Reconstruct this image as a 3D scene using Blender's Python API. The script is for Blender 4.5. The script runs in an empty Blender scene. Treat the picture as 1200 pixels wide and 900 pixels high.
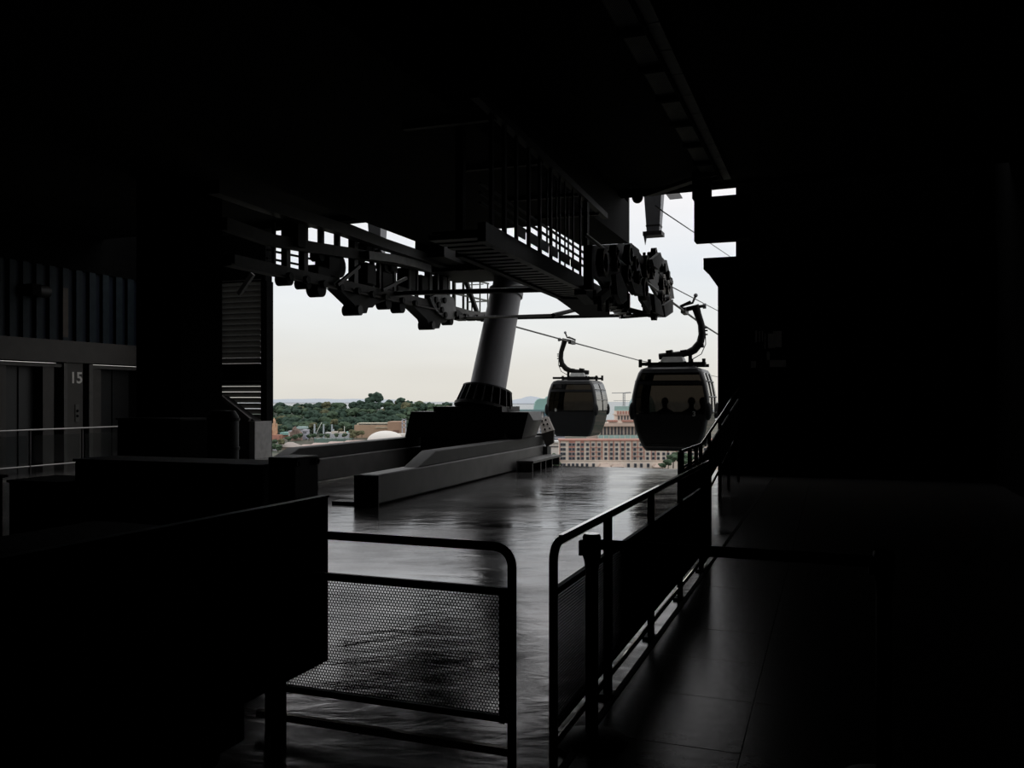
import bpy, bmesh, math, random
from mathutils import Vector, Matrix
import numpy as np
random.seed(7)
rng = np.random.default_rng(5)
scn = bpy.context.scene
COL = scn.collection

# ------------------------------------------------------------------ camera, sky, exposure
EYE = 1.65
cd = bpy.data.cameras.new('camera'); cam = bpy.data.objects.new('camera', cd); COL.objects.link(cam)
cam.location = (0, 0, EYE); cam.rotation_euler = (math.pi/2, 0, 0)
cd.sensor_width = 36; cd.lens = 30.0; cd.shift_y = 17/1200; cd.clip_start = .05; cd.clip_end = 60000
scn.camera = cam
scn.view_settings.view_transform = 'Standard'; scn.view_settings.look = 'None'
scn.view_settings.exposure = 0.0; scn.view_settings.gamma = 1.0; scn.view_settings.use_curve_mapping = False
scn.cycles.max_bounces = 8; scn.cycles.diffuse_bounces = 2; scn.cycles.glossy_bounces = 3
scn.cycles.transparent_max_bounces = 16; scn.cycles.caustics_reflective = False; scn.cycles.caustics_refractive = False
scn.cycles.sample_clamp_indirect = 4.0
scn.cycles.use_denoising = True

w = bpy.data.worlds.new('overcast_sky'); scn.world = w; w.use_nodes = True
nt = w.node_tree; nt.nodes.clear()
def N(nt, typ, **kw):
    n = nt.nodes.new(typ)
    for k, v in kw.items(): setattr(n, k, v)
    return n
out = N(nt, 'ShaderNodeOutputWorld'); bg = N(nt, 'ShaderNodeBackground')
tc = N(nt, 'ShaderNodeTexCoord'); sep = N(nt, 'ShaderNodeSeparateXYZ'); ramp = N(nt, 'ShaderNodeValToRGB')
nt.links.new(tc.outputs['Generated'], sep.inputs[0]); nt.links.new(sep.outputs['Z'], ramp.inputs[0])
els = ramp.color_ramp.elements
els[0].position = 0.0; els[0].color = (.74, .715, .655, 1)
els[1].position = 1.0; els[1].color = (1.25, 1.26, 1.30, 1)
for p, c in ((.03, (.77, .75, .695, 1)), (.085, (.82, .835, .825, 1)), (.15, (.83, .87, .91, 1)), (.24, (.93, .915, .93, 1)), (.5, (1.08, 1.08, 1.10, 1))):
    e = els.new(p); e.color = c
mp = N(nt, 'ShaderNodeMapping'); mp.inputs['Scale'].default_value = (1.6, 1.6, 9.0)
nz = N(nt, 'ShaderNodeTexNoise'); nz.inputs['Scale'].default_value = 2.2; nz.inputs['Detail'].default_value = 5
nt.links.new(tc.outputs['Generated'], mp.inputs[0]); nt.links.new(mp.outputs[0], nz.inputs[0])
cr = N(nt, 'ShaderNodeMapRange'); cr.inputs[1].default_value = .3; cr.inputs[2].default_value = .7; cr.inputs[3].default_value = .965; cr.inputs[4].default_value = 1.035
nt.links.new(nz.outputs[0], cr.inputs[0])
mul = N(nt, 'ShaderNodeVectorMath', operation='SCALE')
nt.links.new(ramp.outputs[0], mul.inputs[0]); nt.links.new(cr.outputs[0], mul.inputs['Scale'])
nt.links.new(mul.outputs[0], bg.inputs[0]); bg.inputs[1].default_value = 1.0
nt.links.new(bg.outputs[0], out.inputs[0])

# ------------------------------------------------------------------ frames of reference
TB = math.radians(20.5)   # heading of the building
TC = math.radians(18.6)   # heading of the ropeway line
def fr(th, s, t, z=0): return Vector((s*math.cos(th)+t*math.sin(th), -s*math.sin(th)+t*math.cos(th), z))
def B(s, t, z=0): return fr(TB, s, t, z)
def R(s, t, z=0): return fr(TC, s, t, z)
def sight(px, py, th, s=None, z=None, Y=None):
    """survey a point of the photograph onto the plane s = const of a frame, a height z, or a distance Y"""
    r = (px-600)/1000; e = (467-py)/1000
    if s is not None:
        c, n = math.cos(th), math.sin(th)
        t = -s*(c+r*n)/(n-r*c); Y = -s*n+t*c
    elif z is not None: Y = (z-EYE)/e
    return Vector((r*Y, Y, EYE+e*Y))
ROOF = .876              # the roof sits nearer than the outer edge of the platform
def K(s, t, z): return B(s*ROOF, t*ROOF, EYE+(z-EYE)*ROOF)
def tpos(px, th, s):
    r = (px-600)/1000; c, n = math.cos(th), math.sin(th)
    return -s*(c+r*n)/(n-r*c)

# ------------------------------------------------------------------ materials
MATS = {}
def mat(name, col, rough=.6, metal=0.0, var=.15, scale=6.0, bump=0.0, bscale=30.0, spec=.5, col2=None):
    if name in MATS: return MATS[name]
    m = bpy.data.materials.new(name); m.use_nodes = True; nt = m.node_tree
    b = nt.nodes['Principled BSDF']
    b.inputs['Roughness'].default_value = rough; b.inputs['Metallic'].default_value = metal
    b.inputs['Specular IOR Level'].default_value = spec
    tc = N(nt, 'ShaderNodeTexCoord'); nz = N(nt, 'ShaderNodeTexNoise')
    nz.inputs['Scale'].default_value = scale; nz.inputs['Detail'].default_value = 4
    nt.links.new(tc.outputs['Object'], nz.inputs[0])
    mx = N(nt, 'ShaderNodeMix', data_type='RGBA')
    c2 = col2 or tuple(c*(1+var) for c in col)
    mx.inputs[6].default_value = (*[c*(1-var) for c in col], 1) if col2 is None else (*col, 1)
    mx.inputs[7].default_value = (*c2, 1)
    mr = N(nt, 'ShaderNodeMapRange'); mr.inputs[1].default_value = .35; mr.inputs[2].default_value = .65
    nt.links.new(nz.outputs[0], mr.inputs[0]); nt.links.new(mr.outputs[0], mx.inputs[0])
    nt.links.new(mx.outputs[2], b.inputs['Base Color'])
    if bump:
        n2 = N(nt, 'ShaderNodeTexNoise'); n2.inputs['Scale'].default_value = bscale; n2.inputs['Detail'].default_value = 3
        nt.links.new(tc.outputs['Object'], n2.inputs[0])
        bp = N(nt, 'ShaderNodeBump'); bp.inputs['Strength'].default_value = bump; bp.inputs['Distance'].default_value = .02
        nt.links.new(n2.outputs[0], bp.inputs['Height']); nt.links.new(bp.outputs[0], b.inputs['Normal'])
    MATS[name] = m; return m
def glass(name, tint, rough=.02, ior=1.45):
    m = bpy.data.materials.new(name); m.use_nodes = True; nt = m.node_tree; nt.nodes.clear()
    o = N(nt, 'ShaderNodeOutputMaterial'); mx = N(nt, 'ShaderNodeMixShader'); f = N(nt, 'ShaderNodeFresnel')
    t = N(nt, 'ShaderNodeBsdfTransparent'); g = N(nt, 'ShaderNodeBsdfGlossy')
    f.inputs[0].default_value = ior; t.inputs[0].default_value = (*tint, 1); g.inputs['Roughness'].default_value = rough
    nt.links.new(f.outputs[0], mx.inputs[0]); nt.links.new(t.outputs[0], mx.inputs[1]); nt.links.new(g.outputs[0], mx.inputs[2])
    nt.links.new(mx.outputs[0], o.inputs[0]); MATS[name] = m; return m

blk = mat('black_painted_steel', (.010, .0095, .009), .62, 0, .2, spec=.22)
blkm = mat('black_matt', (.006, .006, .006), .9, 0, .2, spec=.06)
steel = mat('dark_steel', (.024, .023, .022), .5, .3, .25)
steelL = mat('grey_painted_steel', (.085, .079, .075), .6, 0, .15, spec=.3)
steelP = mat('pale_grey_steel', (.34, .34, .36), .5, 0, .08, bump=.1, bscale=8)
rail_m = mat('dark_rail_steel', (.72, .68, .63), .07, 1.0, .05)
chrome = mat('brushed_stainless', (.30, .29, .28), .3, 1, .1)
conc_d = mat('dark_concrete', (.02, .019, .018), .7, 0, .25, 3, .2, spec=.3)
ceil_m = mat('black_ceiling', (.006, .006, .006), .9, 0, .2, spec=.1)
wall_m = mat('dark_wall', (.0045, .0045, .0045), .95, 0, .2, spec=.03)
rubber = mat('black_rubber', (.012, .012, .012), .7, spec=.3)
pillar_m = mat('pillar_grey_paint', (.40,.39,.405), .45, 0, .07, 1.2, .06, 5)
beam_m = mat('beam_grey_paint', (.15, .145, .14), .5, 0, .15, 2.0, .08, 12)
beam_dk = mat('beam_dark_paint', (.022, .021, .020), .55, 0, .2, 3)

# ------------------------------------------------------------------ mesh building
class MB:
    def __init__(self): self.v = []; self.f = []
    def add(self, vs, fs):
        o = len(self.v); self.v += [Vector(p) for p in vs]; self.f += [tuple(i+o for i in f) for f in fs]; return self
    def hexa(self, p):   # 8 corners: bottom loop of 4, top loop of 4
        return self.add(p, [(3,2,1,0),(4,5,6,7),(0,1,5,4),(1,2,6,5),(2,3,7,6),(3,0,4,7)])
    def box(self, fn, s0, s1, t0, t1, z0, z1):
        return self.hexa([fn(s0,t0,z0),fn(s1,t0,z0),fn(s1,t1,z0),fn(s0,t1,z0),fn(s0,t0,z1),fn(s1,t0,z1),fn(s1,t1,z1),fn(s0,t1,z1)])
    def bar(self, p, q, wd, h=None, up=None):
        p, q = Vector(p), Vector(q); h = h or wd; d = (q-p).normalized()
        u = Vector(up) if up else Vector((0,0,1))
        if abs(d.dot(u)) > .95: u = Vector((math.cos(TB), -math.sin(TB), 0))
        a = d.cross(u).normalized()*wd/2; b = a.cross(d).normalized()*h/2
        return self.hexa([p-a-b, p+a-b, q+a-b, q-a-b, p-a+b, p+a+b, q+a+b, q-a+b])
    def path(self, pts, wd, h=None):
        for a, b in zip(pts, pts[1:]): self.bar(a, b, wd, h)
        return self
    def tube(self, pts, r, n=8, cap=True):
        pts = [Vector(p) for p in pts]; rs = r if isinstance(r, (list, tuple)) else [r]*len(pts)
        m = len(pts); o = len(self.v); ref = None
        for i, p in enumerate(pts):
            d = (pts[min(i+1,m-1)]-pts[max(i-1,0)]).normalized()
            if ref is None:
                ref = Vector((0,0,1)) if abs(d.z) < .9 else Vector((1,0,0))
            a = d.cross(ref).normalized(); b = a.cross(d).normalized(); ref = b
            for k in range(n):
                th = 2*math.pi*k/n; self.v.append(p+a*math.cos(th)*rs[i]+b*math.sin(th)*rs[i])
        for i in range(m-1):
            for k in range(n):
                k2 = (k+1)%n; self.f.append((o+i*n+k, o+i*n+k2, o+(i+1)*n+k2, o+(i+1)*n+k))
        if cap:
            self.f.append(tuple(o+k for k in range(n))[::-1]); self.f.append(tuple(o+(m-1)*n+k for k in range(n)))
        return self
    def cyl(self, p, q, r, n=16, r2=None): return self.tube([p, q], [r, r if r2 is None else r2], n)
    def ring(self, c, axis, r0, r1, wd, n=24):   # flat-sided annulus, square section
        c, ax = Vector(c), Vector(axis).normalized(); ref = Vector((0,0,1)) if abs(ax.z) < .9 else Vector((1,0,0))
        a = ax.cross(ref).normalized(); b = a.cross(ax); o = len(self.v)
        for k in range(n):
            d = a*math.cos(2*math.pi*k/n)+b*math.sin(2*math.pi*k/n)
            self.v += [c+d*r0-ax*wd/2, c+d*r1-ax*wd/2, c+d*r1+ax*wd/2, c+d*r0+ax*wd/2]
        for k in range(n):
            i, j = o+4*k, o+4*((k+1)%n)
            for e in range(4): self.f.append((i+e, i+(e+1)%4, j+(e+1)%4, j+e))
        return self
    def prism(self, poly, off):   # polygon of 3-D points swept by vector off
        n = len(poly); off = Vector(off); o = len(self.v)
        self.v += [Vector(p) for p in poly]+[Vector(p)+off for p in poly]
        self.f.append(tuple(range(o, o+n))); self.f.append(tuple(range(o+2*n-1, o+n-1, -1)))
        for k in range(n): self.f.append((o+k, o+n+k, o+n+(k+1)%n, o+(k+1)%n))
        return self
    def ball(self, c, r, n=10, m=6, sz=None):
        sz = sz or (1,1,1); o = len(self.v); c = Vector(c)
        for i in range(m+1):
            ph = math.pi*i/m
            for k in range(n):
                th = 2*math.pi*k/n
                self.v.append(c+Vector((r*sz[0]*math.sin(ph)*math.cos(th), r*sz[1]*math.sin(ph)*math.sin(th), r*sz[2]*math.cos(ph))))
        for i in range(m):
            for k in range(n): self.f.append((o+i*n+k, o+(i+1)*n+k, o+(i+1)*n+(k+1)%n, o+i*n+(k+1)%n))
        return self
    def build(self, name, m, parent=None, bevel=0, local=False, fix=True):
        vs = self.v
        if parent is not None: org = Vector((0,0,0)) if local else Vector(parent['_o'])
        else:
            lo = [min(p[i] for p in vs) for i in range(3)]; hi = [max(p[i] for p in vs) for i in range(3)]
            org = Vector(((lo[0]+hi[0])/2, (lo[1]+hi[1])/2, lo[2]))
        me = bpy.data.meshes.new(name); me.from_pydata([tuple(p-org) for p in vs], [], self.f)
        if fix:
            bm = bmesh.new(); bm.from_mesh(me); bmesh.ops.remove_doubles(bm, verts=bm.verts, dist=1e-5)
            bmesh.ops.recalc_face_normals(bm, faces=bm.faces); bm.to_mesh(me); bm.free()
        me.polygons.foreach_set('use_smooth', [True]*len(me.polygons)); me.set_sharp_from_angle(angle=math.radians(38))
        me.materials.append(m if not isinstance(m, str) else MATS[m])
        o = bpy.data.objects.new(name, me); COL.objects.link(o)
        if parent is not None: o.parent = parent
        else: o.location = org
        o['_o'] = tuple(org)
        if bevel:
            b = o.modifiers.new('bevel', 'BEVEL'); b.width = bevel; b.segments = 2; b.limit_method = 'ANGLE'
        return o
def tag(o, label=None, cat=None, group=None, kind=None):
    if label: o['label'] = label
    if cat: o['category'] = cat
    if group: o['group'] = group
    if kind: o['kind'] = kind
    return o
def root(name, label, cat, loc, group=None, rz=0):
    o = bpy.data.objects.new(name, None); COL.objects.link(o); o.empty_display_size = .2
    o.location = loc; o.rotation_euler = (0, 0, rz); o['_o'] = tuple(loc)
    return tag(o, label, cat, group)
def struct(name, mb, m, parent=None, **k):
    o = mb.build(name, m, parent, **k)
    if parent is None: o['kind'] = 'structure'
    return o
def share(name, src, loc, parent=None, rz=None, scale=None):
    o = bpy.data.objects.new(name, src.data); COL.objects.link(o); o.parent = parent; o.location = loc
    if rz is not None: o.rotation_euler = (0,0,rz)
    if scale is not None: o.scale = scale
    return o
def dup(r, loc, rz=None, label=None, group=None, scale=None):
    c = r.copy(); COL.objects.link(c); c.location = loc
    if rz is not None: c.rotation_euler = (0,0,rz)
    if scale is not None: c.scale = scale
    if label: c['label'] = label
    if group: c['group'] = group
    for ch in [x for x in r.children]:
        d = ch.copy(); COL.objects.link(d); d.parent = c
        for g in [x for x in ch.children]:
            e = g.copy(); COL.objects.link(e); e.parent = d
    return c
def letters(name, body, m, parent, size, mw):
    """solid lettering: a text outline turned into a mesh, placed by the 4x4 world matrix mw"""
    cu = bpy.data.curves.new(name, 'FONT'); cu.body = body; cu.size = size; cu.extrude = .004; cu.offset = size*.022
    cu.align_x = 'CENTER'; cu.align_y = 'CENTER'
    t = bpy.data.objects.new(name+'_source', cu); COL.objects.link(t)
    dg = bpy.context.evaluated_depsgraph_get()
    me = bpy.data.meshes.new_from_object(t.evaluated_get(dg)); bpy.data.objects.remove(t)
    me.name = name; me.materials.clear(); me.materials.append(m)
    o = bpy.data.objects.new(name, me); COL.objects.link(o)
    o.parent = parent
    off = Matrix.Translation(-Vector(parent['_o'])) if parent is not None else Matrix.Identity(4)
    o.matrix_local = off @ mw
    return o
def perf(org, a, h, wd, ht, pitch, hole):
    """sheet with real round (six-sided) holes: wd along a, ht along h"""
    org, a, h = Vector(org), Vector(a), Vector(h); mb = MB(); R1 = pitch/math.sqrt(3)
    row = 0; y = pitch*.5
    while y < ht-pitch*.3:
        x = pitch*(.5 if row % 2 == 0 else 1.0)
        while x < wd-pitch*.3:
            o = len(mb.v)
            for rr in (R1, hole):
                for k in range(6):
                    th = math.pi/2+k*math.pi/3
                    mb.v.append(org+a*(x+rr*math.cos(th))+h*(y+rr*math.sin(th)))
            for k in range(6): mb.f.append((o+k, o+(k+1)%6, o+6+(k+1)%6, o+6+k))
            x += pitch
        y += pitch*math.sqrt(3)/2; row += 1
    return mb
vB = B(1,0)-B(0,0); uB = B(0,1)-B(0,0); vR = R(1,0)-R(0,0); uR = R(0,1)-R(0,0)

# ================================================================== the building shell
SL, SR, TF = -18.2, 3.0, 20.0
wet = bpy.data.materials.new('wet_dark_concrete'); wet.use_nodes = True
nt = wet.node_tree; b = nt.nodes['Principled BSDF']
tc = N(nt, 'ShaderNodeTexCoord')
mp = N(nt, 'ShaderNodeMapping'); mp.inputs['Rotation'].default_value = (0,0,0); mp.inputs['Scale'].default_value = (.55, 1.0, 1)
n1 = N(nt, 'ShaderNodeTexNoise'); n1.inputs['Scale'].default_value = .8; n1.inputs['Detail'].default_value = 6; n1.inputs['Roughness'].default_value = .62
n2 = N(nt, 'ShaderNodeTexNoise'); n2.inputs['Scale'].default_value = 4.5; n2.inputs['Detail'].default_value = 6; n2.inputs['Distortion'].default_value = .6
nt.links.new(tc.outputs['Object'], mp.inputs[0])
for n in (n1, n2): nt.links.new(mp.outputs[0], n.inputs[0])
r1 = N(nt, 'ShaderNodeMapRange'); r1.inputs[1].default_value = .38; r1.inputs[2].default_value = .66; r1.inputs[3].default_value = .07; r1.inputs[4].default_value = .27
nt.links.new(n1.outputs[0], r1.inputs[0]); nt.links.new(r1.outputs[0], b.inputs['Roughness'])
mx = N(nt, 'ShaderNodeMix', data_type='RGBA'); mx.inputs[6].default_value = (.03,.029,.029,1); mx.inputs[7].default_value = (.09,.086,.083,1)
nt.links.new(n2.outputs[0], mx.inputs[0]); nt.links.new(mx.outputs[2], b.inputs['Base Color'])
bp = N(nt, 'ShaderNodeBump'); bp.inputs['Strength'].default_value = .6; bp.inputs['Distance'].default_value = .010
nt.links.new(n2.outputs[0], bp.inputs['Height'])
n3 = N(nt, 'ShaderNodeTexNoise'); n3.inputs['Scale'].default_value = .9; n3.inputs['Detail'].default_value = 2
nt.links.new(mp.outputs[0], n3.inputs[0])
bp2 = N(nt, 'ShaderNodeBump'); bp2.inputs['Strength'].default_value = .5; bp2.inputs['Distance'].default_value = .03
nt.links.new(n3.outputs[0], bp2.inputs['Height']); nt.links.new(bp.outputs[0], bp2.inputs['Normal'])
nt.links.new(bp2.outputs[0], b.inputs['Normal'])
b.inputs['IOR'].default_value = 1.8
n4 = N(nt, 'ShaderNodeTexNoise'); n4.inputs['Scale'].default_value = 2.4; n4.inputs['Detail'].default_value = 8; n4.inputs['Roughness'].default_value = .7; n4.inputs['Distortion'].default_value = 1.2
nt.links.new(mp.outputs[0], n4.inputs[0])
r4 = N(nt, 'ShaderNodeMapRange'); r4.inputs[1].default_value = .34; r4.inputs[2].default_value = .54; r4.inputs[3].default_value = .30; r4.inputs[4].default_value = .64
nt.links.new(n4.outputs[0], r4.inputs[0]); nt.links.new(r4.outputs[0], b.inputs['Specular IOR Level'])
floor = struct('floor', MB().box(B, SL-.6, SR, -4, TF+.05, -.35, 0), wet)
tile_m = mat('dark_floor_tile', (.036, .033, .030), .23, 0, .2, 4, .05, 14, spec=.2)
S0 = -1.085
t0 = MB().box(B, 0, .694, 0, .694, 0, .022).build('tile', tile_m, floor)
# tiles of the boarding walkway, laid on the slab
base = Vector(floor['_o']); first = True
for i in range(5):
    for j in range(24):
        s, t = S0+i*.7, 1.23+j*.7
        p = B(s, t, 0)-base
        jit = random.uniform(0, .002)
        if first: t0.data.transform(Matrix.Translation(base)); t0.location = p; first = False
        else: share('tile', t0, p+Vector((0,0,jit)), floor)
struct('trim_1', MB().box(B, -1.125, -1.092, 1.2, 18.0, 0, .026), blkm)

CZ = EYE+4.85*ROOF
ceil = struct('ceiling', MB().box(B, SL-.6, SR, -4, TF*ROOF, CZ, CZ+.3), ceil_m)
# perforated panels and strip tiles let into the ceiling along the boarding side
pan_m = mat('ceiling_panel_grey', (.30, .31, .30), .6, 0, .1)
pan = perf(B(-2.60*ROOF,0,0), vB, uB, .34*ROOF, 1.2*ROOF, .027, .008)
pp = None; cb = Vector(ceil['_o'])
for j in range(8):
    t = (8.4+j*1.32)*ROOF
    if pp is None:
        pp = pan.build('panel', pan_m, ceil); pp.data.transform(Matrix.Translation(cb)); pp.location = B(0,t,CZ-.04)-cb
    else: share('panel', pp, B(0,t,CZ-.04)-cb, ceil)
st = None
for j in range(12):
    t = (8.0+j*.92)*ROOF
    if st is None:
        st = MB().box(B, -2.2*ROOF, -2.03*ROOF, 0, .89*ROOF, 0, .06).build('tile', pan_m, ceil); st.data.transform(Matrix.Translation(cb)); st.location = B(0,t,CZ-.08)-cb
    else: share('tile', st, B(0,t,CZ-.08)-cb, ceil)
m = MB()
for j in range(9): m.box(K, -2.62, -2.24, 8.26+j*1.32, 8.38+j*1.32, 6.38, 6.5)
m.box(K, -2.25, -2.2, 8, 19, 6.36, 6.5); m.build('panel_frame', blkm, ceil)

# openings and outer walls
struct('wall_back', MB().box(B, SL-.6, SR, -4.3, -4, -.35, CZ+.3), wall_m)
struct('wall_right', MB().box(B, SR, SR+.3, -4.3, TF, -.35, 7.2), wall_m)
wfr = MB().box(B, -2.3, SR, 18.9, 19.3, 0, 4.44)
wfr.box(B, -1.92, SR, 18.9, 19.3, 4.44, 7.2)
wfr = struct('wall_front_right', wfr, wall_m)
MB().box(B, -2.58, SR, 18.7, 19.45, 4.44, 4.68).build('coping', wall_m, wfr)
MB().prism([B(-2.55,19.0,4.43), B(-2.31,19.0,4.43), B(-2.31,19.0,4.08)], uB*.2).build('corbel', steelL, wfr)
# header over the opening
hd = MB().hexa([K(SL-.6,TF-.4,6.28),K(2,TF-.4,6.49),K(2,TF,6.49),K(SL-.6,TF,6.28),K(SL-.6,TF-.4,6.8),K(2,TF-.4,6.8),K(2,TF,6.8),K(SL-.6,TF,6.8)])
struct('lintel_front', hd, wall_m)
# the tower goes on above and below the station
struct('wall_upper', MB().box(B, SL-6, SR+8, 17.0, TF*ROOF, CZ+.31, 30), mat('tower_facade', (.10,.10,.10), .7))
struct('wall_lower', MB().box(B, SL-6, SR+8, TF-.5, TF, -46, -.4), MATS['tower_facade'])
struct('trim_2', MB().hexa([K(-4.05,19.5,6.30), K(-3.75,19.5,6.30), K(-2.2,18.3,6.34), K(-2.5,18.3,6.34),
     K(-4.05,19.5,6.38), K(-3.75,19.5,6.38), K(-2.2,18.3,6.42), K(-2.5,18.3,6.42)]), steelL)
# front wall left of the opening with its two louvre grilles
def sB(px, py, s=None, z=None, Y=None): return sight(px, py, TB, s, z, Y)
wl = MB().box(B, SL-.6, -16.6, TF, TF+.3, -.35, 7.2).box(B, -16.6, -14.86, TF, TF+.3, 4.95, 7.2)
wl.box(B, -16.6, -14.86, TF, TF+.3, 2.05, 2.55).box(B, -16.6, -14.86, TF, TF+.3, -.35, .95)
wl.box(B, -15.02, -14.82, TF, TF+.3, .95, 4.95)
wfl = struct('wall_front_left', wl, wall_m)
slat_m = mat('louvre_slat', (.16, .155, .15), .6, spec=.2)
sl = None; wb = Vector(wfl['_o'])
zz = [2.62+.158*i for i in range(16)]+[1.02+.158*i for i in range(8)]
for z in zz:
    if sl is None:
        sl = MB().hexa([B(-16.6,TF-.02,0),B(-15.02,TF-.02,0),B(-15.02,TF+.2,-.122),B(-16.6,TF+.2,-.122),B(-16.6,TF-.02,.022),B(-15.02,TF-.02,.022),B(-15.02,TF+.2,-.100),B(-16.6,TF+.2,-.100)]).build('slat', slat_m, wfl)
        sl.data.transform(Matrix.Translation(wb)); sl.location = Vector((0,0,z))-wb
    else: share('slat', sl, Vector((0,0,z))-wb, wfl)
# chamfered brackets at foot and head of the jamb
MB().prism([B(-16.5,19.6,0), B(-14.9,19.6,0), B(-14.9,19.6,1.02), B(-15.12,19.6,1.14), B(-16.05,19.6,1.72), B(-16.5,19.6,1.72)], uB*.3).build('plinth', steel, wfl)
MB().box(B, -14.98, -14.80, 19.45, 20.2, 0, 1.02).build('jamb_foot', mat('jamb_grey', (.2,.19,.185), .6), wfl)
MB().bar(B(-15.0,19.5,1.06), B(-16.0,19.5,1.72), .1, .1).build('brace', steelL, wfl)
MB().bar(B(-14.98,19.6,5.1), B(-15.45,19.6,4.55), .1, .12).build('brace', steelL, wfl)

# left wall with the lifts
WS = SL
def tl(px): return tpos(px, TB, WS)
lift_m = mat('lift_wall_grey', (.055, .049, .043), .6, 0, .12, 3)
frame_m = mat('lift_frame_steel', (.085, .08, .072), .6, 0, .1)
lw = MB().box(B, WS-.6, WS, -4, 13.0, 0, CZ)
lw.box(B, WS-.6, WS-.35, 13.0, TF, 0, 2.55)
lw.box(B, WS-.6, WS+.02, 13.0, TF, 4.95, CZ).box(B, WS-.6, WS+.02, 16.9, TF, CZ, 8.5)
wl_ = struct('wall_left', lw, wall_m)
MB().box(B, WS-.6, WS+.05, 13.0, TF, 2.57, 3.12).build('lintel', lift_m, wl_)
pil = MB().box(B, WS-.35, WS, tl(78), tl(97), 0, 2.57)
pil.build('pier', lift_m, wl_)
for a, c in ((74, 78), (103.5, 108)): MB().box(B, WS-.35, WS+.03, tl(a), tl(c), 0, 2.55).build('frame_post', frame_m, wl_)
MB().box(B, WS-.35, WS-.05, tl(108.5), tl(120), 0, 2.5).build('side_panel', lift_m, wl_)
MB().box(B, WS-.35, WS-.05, tl(52), tl(65), 0, 2.5).build('side_panel', lift_m, wl_)
MB().box(B, WS-.35, WS-.05, 13.0, tl(9), 0, 2.5).build('side_panel', lift_m, wl_)
MB().box(B, WS-.3, WS-.02, 13.0, tl(74), 2.44, 2.52).build('frame_head', frame_m, wl_)
MB().box(B, WS-.3, WS-.02, tl(108), TF-.1, 2.44, 2.52).build('frame_head', frame_m, wl_)
# corrugated blue cladding above: each rib its own strip
blue_d = mat('cladding_navy', (.003, .007, .016), .6, 0, .2, spec=.2); blue_l = mat('cladding_teal', (.012, .021, .027), .6, 0, .2, spec=.2)
brown_l = mat('cladding_brown', (.05, .035, .022), .6)
MB().box(B, WS-.6, WS-.06, 13.0, TF, 3.12, 4.95).build('cladding', blue_d, wl_)
for i in range(-2, 12):
    px = 14+15.6*i if i < 8 else 14+15.6*8+13.4*(i-8)
    a, c = tl(px-3.6), tl(px+3.6)
    if c > TF: break
    MB().box(B, WS-.06, WS+.03, a, c, 3.12, 4.95).build('rib', blue_l, wl_)
MB().box(B, WS+.0, WS+.035, tl(72.6), tl(78.6), 3.2, 4.45).build('rib_cover', brown_l, wl_)
# lift doors behind the frames
for k, (a, c) in enumerate(((9, 52), (120, 160))):
    d = struct('door_%d' % (k+1), MB().box(B, WS-.33, WS-.29, tl(a), tl(c), 0, 2.5), mat('lift_door_dark', (.006,.006,.006), .5))
    MB().box(B, WS-.29, WS-.27, (tl(a)+tl(c))/2-.01, (tl(a)+tl(c))/2+.01, 0, 2.5).build('seam', blkm, d)
# floor number and call plate on the pier
fx = lambda s, t, z: Matrix.Translation(B(s,t,z)) @ Matrix(((uB.x, 0, vB.x, 0), (uB.y, 0, vB.y, 0), (0, 1, 0, 0), (0,0,0,1)))
num_m = mat('pale_number', (.75, .72, .68), .5)
tag(letters('floor_number', '15', num_m, None, .40, fx(WS+.01, tl(89), 2.17)), 'pale floor number 15 on the pier between the lifts', 'sign')
cp = root('call_plate', 'narrow steel lift call plate under the floor number', 'lift button panel', B(WS, tl(90), 1.1))
MB().box(B, WS, WS+.02, tl(90)-.06, tl(90)+.06, 1.06, 1.5).build('plate', frame_m, cp)
for z in (1.2, 1.33): MB().cyl(B(WS+.02, tl(90), z), B(WS+.035, tl(90), z), .035, 10).build('button', blkm, cp)
# dark camera-like lamp housing on the cladding
lh = root('flood_lamp', 'dark flood lamp on a bracket in front of the blue cladding', 'lamp', B(WS+.03, tl(28), 4.1))
MB().box(B, WS+.03, WS+.35, tl(26), tl(36), 4.12, 4.4).build('housing', blkm, lh); MB().cyl(B(WS+.2,tl(36),4.26), B(WS+.2,tl(36)+.3,4.26), .15, 12).build('lens_hood', steel, lh)

# column near the lifts
struct('column', MB().box(B, -10.72, -9.81, 11.0, 12.0, 0, CZ), wall_m)
# lower ceiling deck over the drive machinery: far prong and near prong over the two ropes
dk = MB().box(B, -8.3, -4.1, 3, 15.7, 5.0, CZ-.02)
dk.box(B, -8.3, -7.1, 15.7, 16.9, 5.0, CZ-.02).box(B, -5.15, -4.1, 15.7, 18.1, 5.0, CZ-.02)
struct('ceiling_deck', dk, ceil_m)
struct('trim_3', MB().box(K, -14.8, -9.6, 8, 14.0, 5.75, 6.5), ceil_m)
# ================================================================== foundation of the pylon
def foundation(name, label, s0, t0, t1, lead):
    r = root(name, label, 'steel beam', R(s0+.18, (t0+t1)/2, 0), 'pylon foundation beams')
    MB().box(R, s0, s0+.36, t0, t1, .02, .48).build('box_beam', beam_m, r, bevel=.03)
    MB().box(R, s0-.04, s0+.38, t0-.02, t0, 0.0, .47).build('end_plate', beam_dk, r)
    MB().box(R, s0-.45, s0+.2, t0+.02, t0+.3, 0, .05).build('foot_plate', beam_dk, r)
    a, c = t0+lead, t1+.05
    MB().prism([R(s0+.06,a,.48), R(s0+.06,a+.75,.72), R(s0+.06,c-.25,.72), R(s0+.06,c,.48)], vR*.28).build('stiffener_box', beam_dk, r, bevel=.015)
    return r
foundation('foundation_girder', 'grey box beam with dark sloping top piece nearest the gate, on the wet floor', -6.46, 11.7, 20.8, 1.5)
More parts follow.
